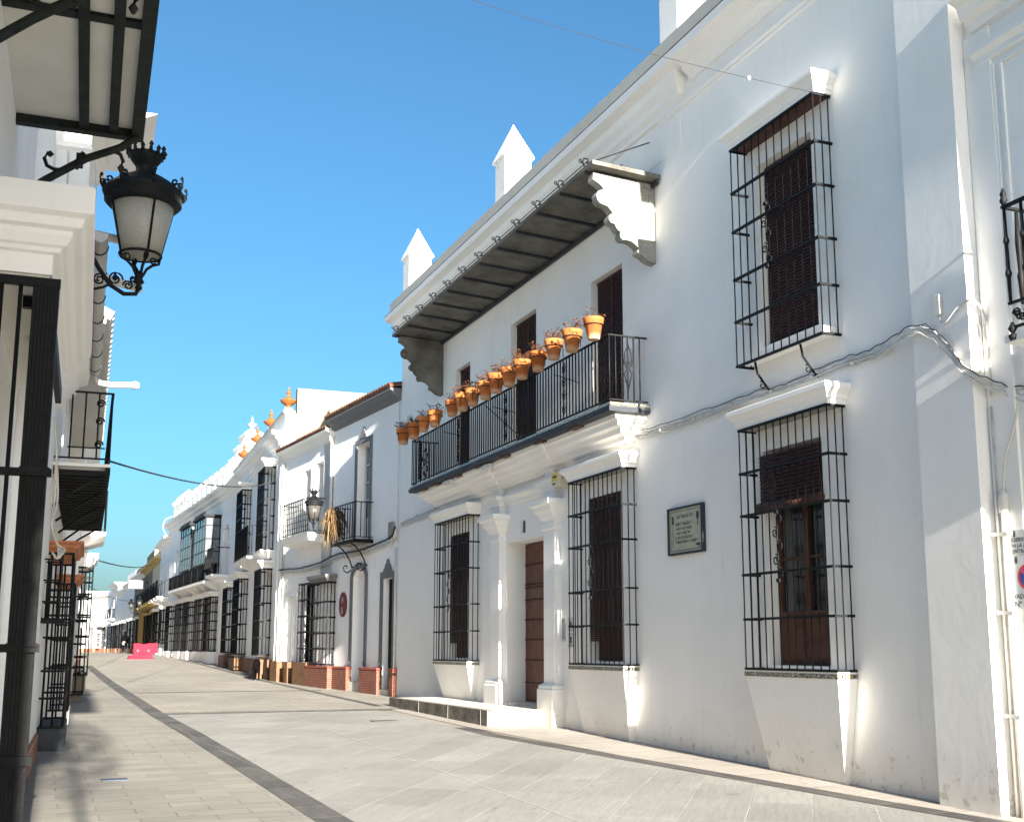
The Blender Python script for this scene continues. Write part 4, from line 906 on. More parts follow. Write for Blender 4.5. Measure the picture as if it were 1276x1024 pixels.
LP=Th('street_lamp','large black crowned lantern with frosted glass on a scrolled wall bracket','street lamp',world=(.665,10.5,3.10),rot=-LA)
lantern_parts(LP,.36,.98,True,4,1.06,'lampglass')
k=MB()
k.tube([(-.40,0,.30),(-.34,0,.20),(-.24,0,.06),(-.12,0,-.01),(-.02,0,.0),(.0,0,.06)],.020,8)
k.tube([(-.40,0,.0),(-.30,0,.03),(-.22,0,.08)],.012,6)
for c,r_,a0,sg_ in (((-.20,.12),.065,0,1),((-.09,.07),.045,PI,-1),((-.33,.10),.05,PI/2,1),((-.05,.13),.03,0,1)):
    k.scroll(c,r_,a0,1.5,rad=.009,sign=sg_)
k.lathe([(.005,-.03),(.03,0),(.005,.04)],(-.2,0,.13),8); k.lathe([(.01,-.05),(.035,-.02),(.01,.02)],(-.40,0,-.03),8)
k.box(-.425,-.40,-.03,.03,-.05,.36)
LP.part('bracket',k,'iron')
L2=Th('street_lamp','small black wall lantern in front of the white balcony','street lamp',world=tuple(FR[2].w(3.8,.9,3.0)))
lantern_parts(L2,.40,.78,False)
k=MB().tube([(0,0,.12),(.06,0,.04),(.4,-.0,.03),(.9,0,.05)],.015,6); k.scroll((.7,.13),.06,0,1.5,rad=.010); L2.part('bracket',k,'iron'); L2.o.rotation_euler=(0,0,math.atan2(-FR[2].n.y,-FR[2].n.x))
exec_far=True
# ================================================================= BUILDING 3 : urn-topped house
def finial(fr,s,d,z,h,label,mat,cat='roof finial',group=None):
    t=Th('finial',label,cat,fr,s,z,d0=d,group=group)
    mb=MB().lathe([(q[0]*h,q[1]*h) for q in ((.17,0),(.17,.05),(.09,.08),(.09,.12),(.22,.18),(.32,.26),(.36,.34),(.38,.37),(.30,.39),(.22,.42),(.18,.48),(.10,.54),(.07,.58),(.06,.66),(.11,.70),(.12,.74),(.07,.78),(.04,.82),(.035,.9),(.01,1.0))],(s,d,z),14)
    t.part('urn',mb,mat); t.part('base',MB().box(s-.17*h,s+.17*h,d-.17*h,d+.17*h,z-.10,z-.001),'white_clean'); return t
H4=Th('urn_house','white house with heavy cornice, orange ceramic urns and tall iron window cages','house',FR[3],6,-.9)
h=[(1.7,3.1,3.3,5.85,.2),(7.7,9.1,3.3,5.85,.2),(4.4,5.5,3.1,5.5,.3),(1.7,3.1,-.2,2.5,.2),(7.7,9.1,-.2,2.5,.2),(4.4,5.5,-.7,2.4,.3),(11.3,12.7,-.1,2.3,.2)]
wm=wall(0,13.98,-3,7.42,9,h); arch_infill(wm,4.4,5.5,4.9,.599,-.29,-.001); arch_infill(wm,4.4,5.5,1.8,.599,-.29,-.001)
H4.part('wall',wm,'white_b')
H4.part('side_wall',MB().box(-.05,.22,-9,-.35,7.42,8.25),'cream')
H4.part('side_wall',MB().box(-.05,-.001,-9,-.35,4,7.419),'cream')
H4.part('cornice',MB().mould([(.001,6.30),(.05,6.32),(.06,6.42),(.14,6.48),(.16,6.58),(.26,6.64),(.28,6.70),(.40,6.74),(.42,6.86),(.2,6.90)],.45,13.5,True,True,-.02,grow=0),'white_clean')
H4.part('string_course',MB().box(1.0,13.2,.001,.05,5.98,6.04),'white_clean')
H4.part('parapet_coping',MB().box(-.05,14.0,-.3,.08,7.421,7.50),'grey_old')
for a,b,c,e,_ in h[:3]: fwin(H4,a,b,c,e,.2,4,'wood','greyglass')
for a,b,c,e,_ in h[3:]: fwin(H4,a,b,c,e,.2,4,'wood','glass')
for s0,lv in ((1.6,((3.2,5.9),(-.2,2.55))),(7.6,((3.2,5.9),(-.2,2.55))),(11.2,((-.15,2.4),))):
    for z0,z1 in lv:
        w=H4.part('window_cage',reja(s0,s0+1.6,z0,z1,.36,[z0+(z1-z0)*q for q in (.2,.4,.6,.8)],8,3,.013,flat=.05),'iron')
        H4.part('hood',hood(s0-.03,s0+1.63,z1+.03,z1+.28,.37,.52),'white_clean',w)
        H4.part('sill',MB().mould([(.2,z0-.3),(.3,z0-.2),(.42,z0-.1),(.44,z0-.03)] if z0>0 else [(.1,z0-.1),(.4,z0-.03)],s0-.02,s0+1.62,True,True,.001,grow=.36),'white_clean',w)
b4=H4.part('balcony',MB().mould([(.10,2.75),(.2,2.82),(.35,2.88),(.4,2.98),(.6,3.02),(.62,3.10)],3.6,6.8,True,True,.001,grow=.45),'white_clean')
H4.part('railing',railing(3.5,6.9,3.14,4.15,.6,18,4,.013),'iron',b4)
plinth(H4,[(.02,.7,.14),(.7,1.5,.20),(1.5,3.3,.42),(3.3,4.35,.14),(5.55,7.5,.14),(7.5,9.3,.42),(9.3,11.0,.14)],-.34,'yellowstone')
plinth(H4,[(11.05,12.95,.42)],-.25,'brownplinth')
H4.part('corner_pier',MB().box(.02,.5,.001,.10,-.34,6.3),'white_clean')
for i,s in enumerate((.15,3.9,7.4,11.2)):
    finial(FR[3],s,-.10,7.60,.72,'orange ceramic urn on the parapet of the urn-topped house, %s from the near corner'%ords[i],'ceramic',group='orange urns on the parapet')
# ================================================================= BUILDING 4 : glazed mirador house
H5=Th('mirador_house','white house with glazed iron balconies, merlon parapet and stepped gable','house',FR[4],9,-.6)
xs4=[(2.4,4.2),(5.0,6.8),(8.6,10.4),(11.2,13.0),(15.2,16.6)]
h=[(a+.2,b-.2,-.1,2.2,.2) for a,b in xs4]+[(.5,1.5,3.2,5.3,.25),(3.0,4.9,3.2,5.6,.25),(7.2,9.2,3.2,5.6,.25),(12,13,3.2,5.3,.25),(15.4,16.4,3.2,5.3,.25)]
H5.part('wall',wall(.02,18.4,-3,7.0,9,h),'white_b')
H5.part('cornice',MB().mould([(.001,6.45),(.08,6.5),(.1,6.62),(.24,6.70),(.28,6.8),(.44,6.86),(.46,6.96),(.3,7.0)],.1,18.3,True,True,-.02,grow=0),'white_clean')
for z in (5.9,5.2,4.5): H5.part('string_course',MB().box(.5,4.0,.001,.03,z,z+.04),'white_clean')
for k_,(a,b,c,e,_) in enumerate(h): fwin(H5,a,b,c,e,.2,4,'wood','glass' if k_<5 else 'greyglass')
for a,b in xs4:
    w=H5.part('window_cage',reja(a,b,-.1,2.25,.32,(.4,.8,1.2,1.6,2.0),8,3,.014,flat=.06),'iron')
    H5.part('hood',hood(a-.03,b+.03,2.28,2.50,.33,.46),'white_clean',w)
    H5.part('window_base',MB().box(a,b,.001,.34,-2,-.13),'white_clean',w)
b5=H5.part('balcony',MB().box(2.2,13.3,.001,.70,2.84,2.96),'white_clean')
for i in range(7): H5.part('corbel',MB().hexa([(2.4+i*1.7,.001,2.5),(2.75+i*1.7,.001,2.5),(2.75+i*1.7,.25,2.58),(2.4+i*1.7,.25,2.58),(2.4+i*1.7,.001,2.839),(2.75+i*1.7,.001,2.839),(2.75+i*1.7,.62,2.839),(2.4+i*1.7,.62,2.839)]),'white_clean',b5)
rl=railing(2.25,13.25,2.98,3.62,.68,86,5,.014)
for s in (4.0,5.8,8.2,10.2,11.8): rl.box(s,s+.05,.66,.70,2.97,3.64)
H5.part('railing',rl,'iron',b5)
for a,b in ((2.5,5.45),(6.65,9.7)):
    k=MB(); g_=MB()
    for s in [a+(b-a)*i/4 for i in range(5)]: k.box(s-.03,s+.03,.65,.70,3.64,5.8)
    for y in (.04,.35): 
        for x in (a,b): k.box(x-.025,x+.025,y-.02,y+.02,2.97,5.8)
    for z in (3.7,4.25,4.8,5.4,5.75):
        k.box(a,b,.665,.69,z,z+.04)
        for x in (a,b): k.box(x-.02,x+.02,.0,.66,z,z+.04)
    mi=H5.part('glazed_balcony',k,'iron')
    g_.box(a+.03,b-.03,.672,.678,3.72,5.78); g_.box(a-.004,a+.004,.03,.66,3.72,5.78); g_.box(b-.004,b+.004,.03,.66,3.72,5.78)
    H5.part('pane',g_,'greyglass',mi)
    r_=MB().box(a-.1,b+.1,.0,.78,5.8,5.9)
    for i in range(int((b-a)/.2)): r_.lathe([(.03,5.9),(.05,5.94),(.01,6.04)],(a+.1+i*.2,.72,0),6)
    H5.part('roof',r_,'iron',mi)
b6=H5.part('balcony',MB().mould([(.2,2.75),(.4,2.82),(.5,2.95),(.7,3.0),(.72,3.12)],.3,1.7,True,True,.001,grow=.6),'white_clean'); 
rl=MB()
for i in range(10):
    s=.2+i*.17; rl.tube([(s,.66,3.14),(s,.78,3.4),(s,.70,3.8),(s,.66,4.25)],.016,5)
rl.box(.16,1.80,.64,.68,4.24,4.28); rl.box(.16,.20,0,.64,4.24,4.28)
H5.part('railing',rl,'iron',b6)
plinth(H5,[(.03,2.3,.08),(6.9,8.5,.08),(13.1,15.1,.08),(16.7,18.3,.08)],-.2,'white_clean')
for i in range(9):
    s=1.6+i*1.45; p=H5.part('merlon',MB().box(s,s+.62,-.55,.02,7.0,8.02),'white_clean')
    H5.part('merlon_cap',MB().hexa([(s-.05,-.6,8.021),(s+.67,-.6,8.021),(s+.67,.07,8.021),(s-.05,.07,8.021),(s+.1,-.4,8.15),(s+.52,-.4,8.15),(s+.52,-.1,8.15),(s+.1,-.1,8.15)]),'white_clean',p)
H5.part('parapet',MB().box(1.0,18.2,-.45,-.05,7.0,7.35),'white_clean')
for i,s in enumerate((14.2,15.3,16.4,17.5)):
    H5.part('parapet_post',MB().lathe([(.3,7.0),(.3,7.9),(.42,8.0),(.42,8.12),(.16,8.2),(.2,8.32),(.05,8.5)],(s,-.25,0),10),'white_clean')
TW=H5.part('gable',MB().box(.06,1.5,-1.25,-.46,7.0,9.25),'white_clean')
H5.part('gable_coping',MB().hexa([(-.02,-1.33,9.251),(1.58,-1.33,9.251),(1.58,-.38,9.251),(-.02,-.38,9.251),(.4,-1.1,9.45),(1.1,-1.1,9.45),(1.1,-.62,9.45),(.4,-.62,9.45)]),'white_clean',TW)
for i_,(a_,b_,z_) in enumerate(((1.501,2.6,8.85),(2.601,3.8,8.5),(3.801,5.0,8.2))):
    H5.part('gable_step',MB().box(a_,b_,-1.2+.01*i_,-.47-.01*i_,7.0,z_),'white_clean',TW); H5.part('gable_coping',MB().box(a_+.001,b_+.05,-1.25,-.42,z_+.001,z_+.08),'white_clean',TW)
finial(FR[4],.75,-.86,9.56,.62,'grey ceramic finial on top of the stepped white gable','greyceramic')
cable('guard_cable','white overflow pipe bent over the far end of the merlon-topped cornice',[FR[4].w(17.0,.2,7.3),FR[4].w(17.1,.55,7.1),FR[4].w(17.3,.6,6.6),FR[4].w(17.6,.3,6.2)],.024,'cable')
# ================================================================= farther houses
def far_house(fr,s0,s1,ztop,label,wallm,trim,pl,nb,name='row_house',cor=.4,par=.5,ironc='iron',seed=0):
    rr=random.Random(seed); zb=-.4; T=Th(name,label,'house',fr,(s0+s1)/2,zb)
    n=nb; W=(s1-s0)/n; lo=[];hi=[]
    for i in range(n):
        c=s0+W*(i+.5); lo.append((c-.55,c+.55,-.0+.3*(rr.random()<.2),2.2)); hi.append((c-.45,c+.45,2.95,5.0))
    hi=[q for q in hi if q[3]<ztop-.7]
    T.part('wall',wall(s0+.01,s1-.01,-3,ztop,8,[(*q,.25) for q in lo+hi]),wallm)
    for q in lo+hi: fwin(T,*q,.22,3,'wood','glass')
    T.part('cornice',MB().mould([(.001,ztop-cor),(.1,ztop-cor+.08),(.2,ztop-cor*.5),(.4,ztop-.14),(.42,ztop-.02),(.2,ztop)],s0+.12,s1-.12,True,True,-.02,grow=.2),trim)
    if par: T.part('parapet',MB().box(s0+.05,s1-.05,-.6,-.05,ztop,ztop+par),wallm)
    for i,q in enumerate(lo):
        if i%3!=1:
            w=T.part('window_cage',reja(q[0]-.1,q[1]+.1,q[2],q[3],.30,(.5,1.0,1.5),5,2,.018,flat=.06),ironc); T.part('hood',MB().mould([(.31,q[3]+.02),(.42,q[3]+.12),(.42,q[3]+.2)],q[0]-.12,q[1]+.12,True,True,.001,grow=.31),trim,w)
    for q in hi:
        b=T.part('balcony',MB().mould([(.2,2.66),(.4,2.74),(.6,2.80),(.62,2.92)],q[0]-.3,q[1]+.3,True,True,.001,grow=.5),trim)
        T.part('railing',railing(q[0]-.35,q[1]+.35,2.94,3.85,.58,8,3,.016),ironc,b)
    k=MB()
    for i in range(n*2):
        c=s0+W*(i/2+.25); k.box(s0+W*i/2+.02,s0+W*(i+1)/2-.02,.001,.10 if i%2 else .33,-2,.02)
    T.part('plinth',k,pl)
    return T
far_house(FR[5],-.0,7.6,6.35,'pale blue-white house with yellow parapet block beyond the mirador house','white_b','white_clean','white_clean',3,seed=1)
bl=Th('roof_block','white rooftop room with yellow eave on the pale blue-white house','roof room',FR[5],5,6.9); bl.part('wall',MB().box(2.4,6.2,-3.5,-.7,6.86,7.75),'white_clean'); bl.part('eave',MB().box(2.2,6.3,-3.6,-.5,6.56+.295,6.98),'yellowtrim')
far_house(FR[5],7.6,14.6,5.75,'beige house with ochre cornice and dark window cages','beige','yellowtrim','orangetile',3,seed=2,par=.5)
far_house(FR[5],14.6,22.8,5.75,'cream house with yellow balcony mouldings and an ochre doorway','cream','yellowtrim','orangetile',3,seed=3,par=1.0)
od=Th('ochre_portal','ochre painted portal surround on the cream house','portal',FR[5],17.8,-.36); od.part('jamb',MB().box(17.3,17.75,.002,.45,-2,2.55),'ochre'); od.part('jamb',MB().box(19.6,20.05,.002,.45,-2,2.55),'ochre'); od.part('lintel',MB().box(17.2,20.15,.002,.55,2.551,2.9),'yellowtrim')
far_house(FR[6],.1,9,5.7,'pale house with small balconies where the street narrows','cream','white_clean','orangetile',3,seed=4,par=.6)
far_house(FR[6],9.2,18,5.5,'white house with cream plinth halfway to the bend','white_b','white_clean','palestone',3,seed=5,par=.9)
far_house(FR[6],18.2,28,5.3,'white house with three dark balconies near the bend','white_b','white_clean','orangetile',4,seed=6,par=.3)
far_house(FR[6],28.2,37,6.4,'tall bright white house near the bend','white_b','white_clean','orangetile',3,seed=7,par=.0)
far_house(FR[7],.2,14,5.6,'low white house at the bend of the street','white_b','white_clean','orangetile',5,seed=8,par=.4)
far_house(FR[7],14.2,30,6.6,'last white house beyond the bend','white_b','white_clean','orangetile',5,seed=9,par=0)
fs=Th('hanging_sign','small white projecting sign with red numeral over the cream house balconies','sign',FR[5],18,4.1)
fs.part('plate',MB().box(18.0,18.05,.35,1.35,4.2,4.75),'signwhite'); fs.part('arm',MB().box(18.01,18.04,.0,.35,4.6,4.64),'iron')
k=MB()
for d0,segs in ((.98,((0,.20,.36,.42),(0,.05,.2,.36),(0,.20,.17,.22),(.15,.20,.05,.17),(0,.20,0,.05))),(.62,((0,.20,.37,.42),(0,.20,0,.05),(0,.05,.05,.37),(.15,.20,.05,.37)))):
    for a_,b_,c_,e_ in segs: k.box(17.96,17.999,d0+a_,d0+b_,4.26+c_,4.26+e_)
fs.part('lettering',k,'ink')
L3=Th('street_lamp','distant black wall lantern on the pale blue-white house','street lamp',world=tuple(FR[5].w(10,1.0,2.3)),group=None); lantern_parts(L3,.4,.6,False); L3.part('bracket',MB().tube([(0,0,.1),(.5,0,0),(1,0,.2)],.03,5),'iron')
L4=Th('street_lamp','farthest black wall lantern, on the cream house','street lamp',world=tuple(FR[5].w(21,1.0,2.5))); lantern_parts(L4,.4,.65,False); L4.part('bracket',MB().tube([(0,0,.1),(.5,0,0),(1,0,.2)],.03,5),'iron')
# ================================================================= LEFT SIDE (frame FL: s along the wall, d into the street)
A1=Th('corner_house','near white house on the left with iron-framed balcony and deep window hood','house',FL,6,gz(6))
A1.part('wall',wall(-14,10.38,-3,5.3,7,[(7.6,9.6,-.9,2.0,.25)],d=-.14),'white_b')
ws=A1.part('window',glazing(7.62,9.58,-.88,1.98,-.34,kick=.4)[0],'wood')
A1.part('pane',glazing(7.62,9.58,-.88,1.98,-.34,kick=.4)[1],'glass',ws)
A1.part('hood',MB().mould([(.20,2.12),(.20,2.24),(.235,2.245),(.245,2.27),(.27,2.28),(.30,2.33),(.30,2.36),(.345,2.37),(.365,2.42),(.41,2.44),(.41,2.60),(.0,2.66)],7.0,10.1,True,True,-.14,grow=.20),'white_clean',ws,bevel=.004)
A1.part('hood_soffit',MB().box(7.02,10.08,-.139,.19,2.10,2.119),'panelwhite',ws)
# iron cage: near side shows a folded slatted leaf, long side of close bars
k=MB()
for z in (.95,-.02,-.62): k.box(7.0,7.03,-.14,.27,z,z+.045)
for x in (-.06,.04): vbar(k,7.02,x,-.95,2.08,.012)
for i in range(2): k.box(7.16+i*.1,7.20+i*.1,.20,.235,-1.3,2.1)
k.box(7.05,10.1,.16,.205,1.98,2.098); k.box(7.4,7.46,.03,.2,2.03,2.095); k.box(8.4,8.46,.03,.2,2.03,2.095); k.box(7.0,7.04,-.14,.25,2.05,2.10)
A1.part('window_cage',k,'iron',ws)
k=MB()
for i in range(7): k.box(7.005+.0*i,7.10,.108+i*.020,.122+i*.020,-1.3,2.05)
k.box(7.012,7.11,.105,.245,-1.31,2.06)
for z in (.95,-.02,-.62): k.box(6.98,7.004,.10,.26,z,z+.05)
A1.part('shutter_leaf',k,'iron',ws)
def chain(mb,pts,r=.012):
    for i in range(len(pts)-1):
        a,b=Vector(pts[i]),Vector(pts[i+1]); n=max(2,int((b-a).length/.035))
        for j in range(n):
            c=a+(b-a)*(j+.5)/n; o=Vector((.010,0,0)) if j%2 else Vector((0,.010,0)); h_=(b-a).normalized()*.018
            mb.tube([c-h_+o,c+h_+o],.004,4); mb.tube([c-h_-o,c+h_-o],.004,4)
for pts_ in ([(6.97,.14,.98),(6.965,.17,.8),(6.965,.20,.62)],[(6.97,.14,.02),(6.97,.25,.01)],[(6.97,.22,-.60),(6.97,.18,-.75)]):
    ch=MB(); chain(ch,pts_); A1.part('chain',ch,'iron',ws)
A1.part('plinth',MB().box(-13.9,10.37,-.139,-.105,-2.4,-1.0),'orangetile')
# balcony overhead: white panels in an iron frame, seen from below
ab=A1.part('balcony',MB().box(2.0,8.12,-.139,.66,3.55,3.60),'panelwhite')
k=MB(); 
k.box(2.0,8.14,.60,.68,3.49,3.615); k.box(8.07,8.14,-.139,.599,3.49,3.61)
for d in (.26,.45): k.box(2.0,8.08,d,d+.062,3.505,3.549)
for s in (6.55,5.0,3.4): k.box(s,s+.075,-.139,.61,3.525,3.549)
A1.part('balcony_frame',k,'greeniron',ab)
for s_ in (8.06,5.9):
    k=MB().tube([(s_,.645,3.53),(s_,.607,3.47),(s_,.537,3.40),(s_,.315,3.285),(s_,.075,3.10),(s_,-.06,2.98),(s_,-.15,2.90)],.028,8)
    k.tube([(s_,.30,3.275),(s_,.184,3.185),(s_,.12,3.18),(s_,.075,3.20),(s_,.055,3.25),(s_,.075,3.29),(s_,.10,3.285)],.013,6); k.lathe([(.008,-.02),(.026,0),(.008,.02)],(s_,.09,3.285),8)
    k.tube([(s_,.36,3.31),(s_,.42,3.355),(s_,.482,3.368),(s_,.535,3.35),(s_,.556,3.30),(s_,.54,3.26)],.014,6); k.lathe([(.01,-.03),(.026,0),(.01,.025)],(s_,.545,3.25),8)
    k.tube([(s_-.035,.255,3.22),(s_-.035,.30,3.31)],.018,6); k.tube([(s_+.035,.255,3.22),(s_+.035,.30,3.31)],.018,6); k.box(s_-.04,s_+.04,.255,.30,3.225,3.305)
    A1.part('bracket',k,'greeniron',ab)
A1.part('railing',railing(2.1,8.08,3.63,4.6,.63,44,5,.009),'greeniron',ab)
A1.part('cornice',MB().mould([(-.139,5.0),(.0,5.02),(.02,5.2),(.1,5.25),(.1,5.32)],-12,10.2,False,True,-.15,grow=.0),'white_clean')
# tiled plinth + plain wall of next house
A2=Th('cable_house','white house with slatted iron balcony, orange brick hoods and zinc gutter on the left','house',FL,17,gz(17))
A2.part('wall',wall(10.39,26.4,-3,5.0,7,[(17.0,18.6,-.9,1.1,.2),(21.4,22.9,-.8,1.1,.2),(18.4,19.5,2.32,4.3,.25)]),'white_b')
A2.part('plinth',MB().box(10.4,15.8,.001,.035,-2.2,-1.02),'orangetile')
k=MB().mould([(.001,2.95),(.08,3.0),(.10,3.1),(.20,3.2),(.24,3.32),(.34,3.38),(.36,3.5),(.2,3.52)],10.6,15.75,True,True,-.01,grow=.2); A2.part('cornice',k,'white_clean')
k=MB()
for i in range(9):
    a=PI*i/8; 
pr=[(.42+.07*math.cos(PI+PI*i/8),3.60+.09*math.sin(PI+PI*i/8)) for i in range(9)]
k.prism(pr+[(.48,3.60),(.48,3.605),(.36,3.605)] if False else pr,'x',10.45,15.9)
g=A2.part('gutter',k,'gutter')
for i in range(7):
    k=MB().tube([(10.8+i*.8,.42+.075*math.cos(PI+PI*j/8),3.60+.095*math.sin(PI+PI*j/8)) for j in range(9)],.008,4)
    A2.part('gutter_clip',k,'darkcable',g)
A2.part('gutter_board',MB().box(10.5,15.8,.0,.345,3.521,3.64),'white_clean',g)
A2.part('spout_end',MB().lathe([(.03,-.05),(.055,-.03),(.055,.03),(.02,.05)],(15.85,.93,3.42),10),'pvc',g); A2.part('spout',MB().tube([(15.85,.42,3.50),(15.85,.47,3.42),(15.85,.62,3.40),(15.85,.90,3.42)],.04,10),'pvc',g)
A2.part('spout',MB().tube([(10.9,.02,3.78),(10.9,.62,3.70)],.04,10),'pvc',g); A2.part('spout',MB().tube([(10.7,.36,3.42),(10.7,.38,3.30),(10.7,.44,3.27),(10.7,.80,3.20)],.04,10),'pvc',g)
A2.part('upper_moulding',MB().mould([(.02,4.05),(.22,4.06),(.30,4.10),(.31,4.16),(.29,4.2),(.29,4.5),(.31,4.54),(.29,4.58),(.29,4.85),(.40,4.9),(.42,4.95)],10.9,12.6,True,True,-.01,grow=.3),'white_clean')
A2.part('upper_slab',MB().hexa([(11.0,.02,4.96),(12.4,.02,4.96),(12.4,.72,4.96),(11.0,.72,4.96),(11.0,.02,5.03),(12.4,.02,5.03),(12.4,.86,5.03),(11.0,.86,5.03)]),'white_clean')
A2.part('shutter',MB().box(12.9,13.7,.002,.03,3.9,4.9),'cream')
tl=MB()
for i in range(34):
    s=16.0+i*.31
    tl.tube([(s,.05,4.62),(s,.60,4.36)],.08,8)
tl.box(15.95,26.4,-.4,.52,4.25,4.33); A2.part('roof_tile',tl,'grey_old')
bb=A2.part('balcony',MB().box(15.5,23.4,.001,.68,2.26,2.30),'white_clean')
k=MB()
for i in range(26): k.box(15.55+i*.30,15.61+i*.30,.01,.67,2.16,2.22)
k.box(15.5,23.4,.62,.68,2.18,2.255); k.box(15.5,23.4,.03,.07,2.19,2.255)
for s in (15.6,17.4,19.2,21.0,22.8): k.tube([(s,.60,2.17),(s,.30,1.98),(s,.02,1.75)],.018,5)
A2.part('balcony_grating',k,'iron',bb)
rl=railing(15.55,23.35,2.36,3.22,.66,30,4,.011); rl.box(15.54,15.57,.15,.60,2.50,2.515)
for z in (2.55,2.85,3.08): rl.scroll((.52,z),.055,0,1.5,'yz',.011,15.54)
A2.part('railing',rl,'iron',bb)
A2.part('balcony_door',glazing(18.42,19.48,2.34,4.28,-.2)[0],'pvc')
for s0,s1,zt,lab in ((16.2,18.4,1.37,0),(20.6,22.6,1.20,0)):
    w=A2.part('window_cage',reja(s0,s1,-.98,zt-.16,.30,(-.62,-.28,.14,.42,.74),4,2,.014,flat=.03),'iron')
    A2.part('hood',MB().mould([(.30,zt-.15),(.32,zt-.10),(.36,zt-.09),(.38,zt-.04),(.42,zt-.03),(.42,zt)],s0,s1,True,True,.001,grow=.32),'orangehood',w)
    A2.part('window_base',MB().box(s0,s1,.001,.33,-1.7,-.99),'charcoal' if s0<20 else 'white_b',w)
    f,g_=glazing(s0+.82,s1-.02,-.88,1.08,-.17) if s0<20 else glazing(21.42,22.88,-.78,1.08,-.17); ww=A2.part('window',f,'wood'); A2.part('pane',g_,'glass',ww)
A3=Th('far_left_house','farther white house on the left with barred bay and small upper balcony','house',FL,34,gz(34))
A3.part('wall',wall(26.41,62,-3,5.8,7,[(30.6,32.4,-.6,2.0,.2),(38,39.4,-.6,1.9,.2),(31,32,2.9,4.9,.2)],d=.28),'white_b')
w=A3.part('window_cage',reja(30.4,32.6,-.62,2.0,.60,(-.2,.3,.8,1.3,1.7),10,3,.015,flat=.05),'iron')
A3.part('hood',MB().mould([(.6,2.02),(.64,2.12),(.68,2.14),(.70,2.24),(.70,2.30)],30.4,32.6,True,True,.2,grow=.60),'white_clean',w)
A3.part('window_base',MB().box(30.5,32.5,.281,.58,-2,-.66),'cream',w)
A3.part('window',glazing(30.62,32.38,-.58,1.98,.10)[0],'wood'); A3.part('window',glazing(38.02,39.38,-.58,1.88,.10)[0],'wood')
w=A3.part('window_cage',reja(26.8,28.4,-.95,1.72,.52,(-.4,.1,.6,1.1),8,3,.014,flat=.04),'iron'); A3.part('hood',MB().mould([(.52,1.74),(.58,1.84),(.60,1.95)],26.8,28.4,True,True,.2,grow=.52),'white_clean',w); A3.part('window_base',MB().box(26.9,28.3,.281,.5,-2,-.98),'cream',w)
bc=A3.part('balcony',MB().mould([(.4,2.55),(.6,2.62),(.82,2.70),(.84,2.8)],30.2,33.0,True,True,.2,grow=.7),'white_clean'); A3.part('railing',railing(30.1,33.1,2.85,3.8,.82,16,3,.014),'iron',bc)
A3.part('cornice',MB().mould([(.281,5.4),(.4,5.5),(.6,5.65),(.62,5.8)],26.6,60,True,True,.2,grow=.3),'white_clean')
A3.part('plinth',MB().box(33.5,60,.281,.33,-2.2,-.4),'orangetile')
A4=Th('left_row_end','long white row closing the left side of the street toward the bend','house',FL,75,-.36)
A4.part('wall',wall(62.01,118,-3,5.0,7,[(66+i*6,67.2+i*6,-.2,1.8,.2) for i in range(8)],d=.1),'white_b'); A4.part('cornice',MB().box(62.01,118,.101,.4,4.8,5.0),'white_clean')
for i in range(8): A4.part('window',glazing(66.02+i*6,67.18+i*6,-.18,1.78,-.08)[0],'wood')
for i_,(s0_,d0_) in enumerate(((10.9,.10),(10.95,.34))):
    cable('facade_cable',('twisted pale cable hanging beside the white moulding above the window hood','thin pale cable slanting down to the gutter end')[i_],[FL.w(s0_,d0_,4.5),FL.w(s0_,d0_+.01,4.1),FL.w(s0_-.05,d0_-.03*i_,3.8),FL.w(s0_-.1,d0_-.12*i_,3.62)],.010,'cable',wob=.012)
# dangling pale cables on the left wall
for i in range(3):
    pts=[FL.w(13.5+.25*i,.05,2.5),FL.w(13.4+.2*i,.10,2.0),FL.w(13.7,.07+.03*i,1.6),FL.w(13.4,.10,1.3),FL.w(13.6+.1*i,.16,1.12),FL.w(13.5,.24-.03*i,1.05),FL.w(13.4,.18,.95),FL.w(13.5,.12,1.02)]
    cable('hanging_cable','loose %s cable coil hanging on the left wall by the orange hood'%('cream','pale grey','white')[i],pts,.012,('boxcream','cable','pvc')[i],'loose cables on the left wall',wob=.01)
ac=Th('lantern_box','dark iron cage lamp fixed low behind the window cage on the left wall','wall lamp',FL,15.2,.5); ac.part('cage',reja(15.0,15.5,.35,1.05,.18,(.55,.8),3,1,.012,flat=.02),'iron'); ac.part('shelf',MB().box(14.95,15.55,.0,.26,.30,.345),'iron')
# wires across the street
def wire(label,a,b,sag,r,mat='darkcable',n=24,group=None):
    a,b=Vector(a),Vector(b); pts=[a+(b-a)*t/n-Vector((0,0,sag*4*(t/n)*(1-t/n))) for t in range(n+1)]
    o=a.copy(); return single('overhead_wire',label,'wire',MB().tube([tuple(p-o) for p in pts],r,5),M[mat],o)
wire('thin wire from the upper window hood of the long white house across the sky',(7.74,10.1,6.20),(-.4,13.5,9.6),.35,.0035,'darkcable')
wire('dark cable from the left slatted balcony to the urn-topped house',tuple(FL.w(16,.66,2.42)),tuple(FR[3].w(1.37,.05,5.39)),.25,.014)
wire('farther dark cable crossing the street before the mirador house',tuple(FL.w(30,.7,2.1)),tuple(FR[5].w(5.4,.1,5.37)),.3,.018)
wire('faint far cable crossing the street at balcony height',tuple(FL.w(60,.5,3.0)),tuple(FR[6].w(6,.1,3.8)),.3,.018)
ins=Th('wire_insulator','small white insulator on the thin wire beside the upper window','insulator',world=(7.089,10.372,6.369)); ins.part('bead',MB().lathe([(.004,-.03),(.02,-.015),(.022,.0),(.02,.015),(.004,.03)],n=10),'pvc')
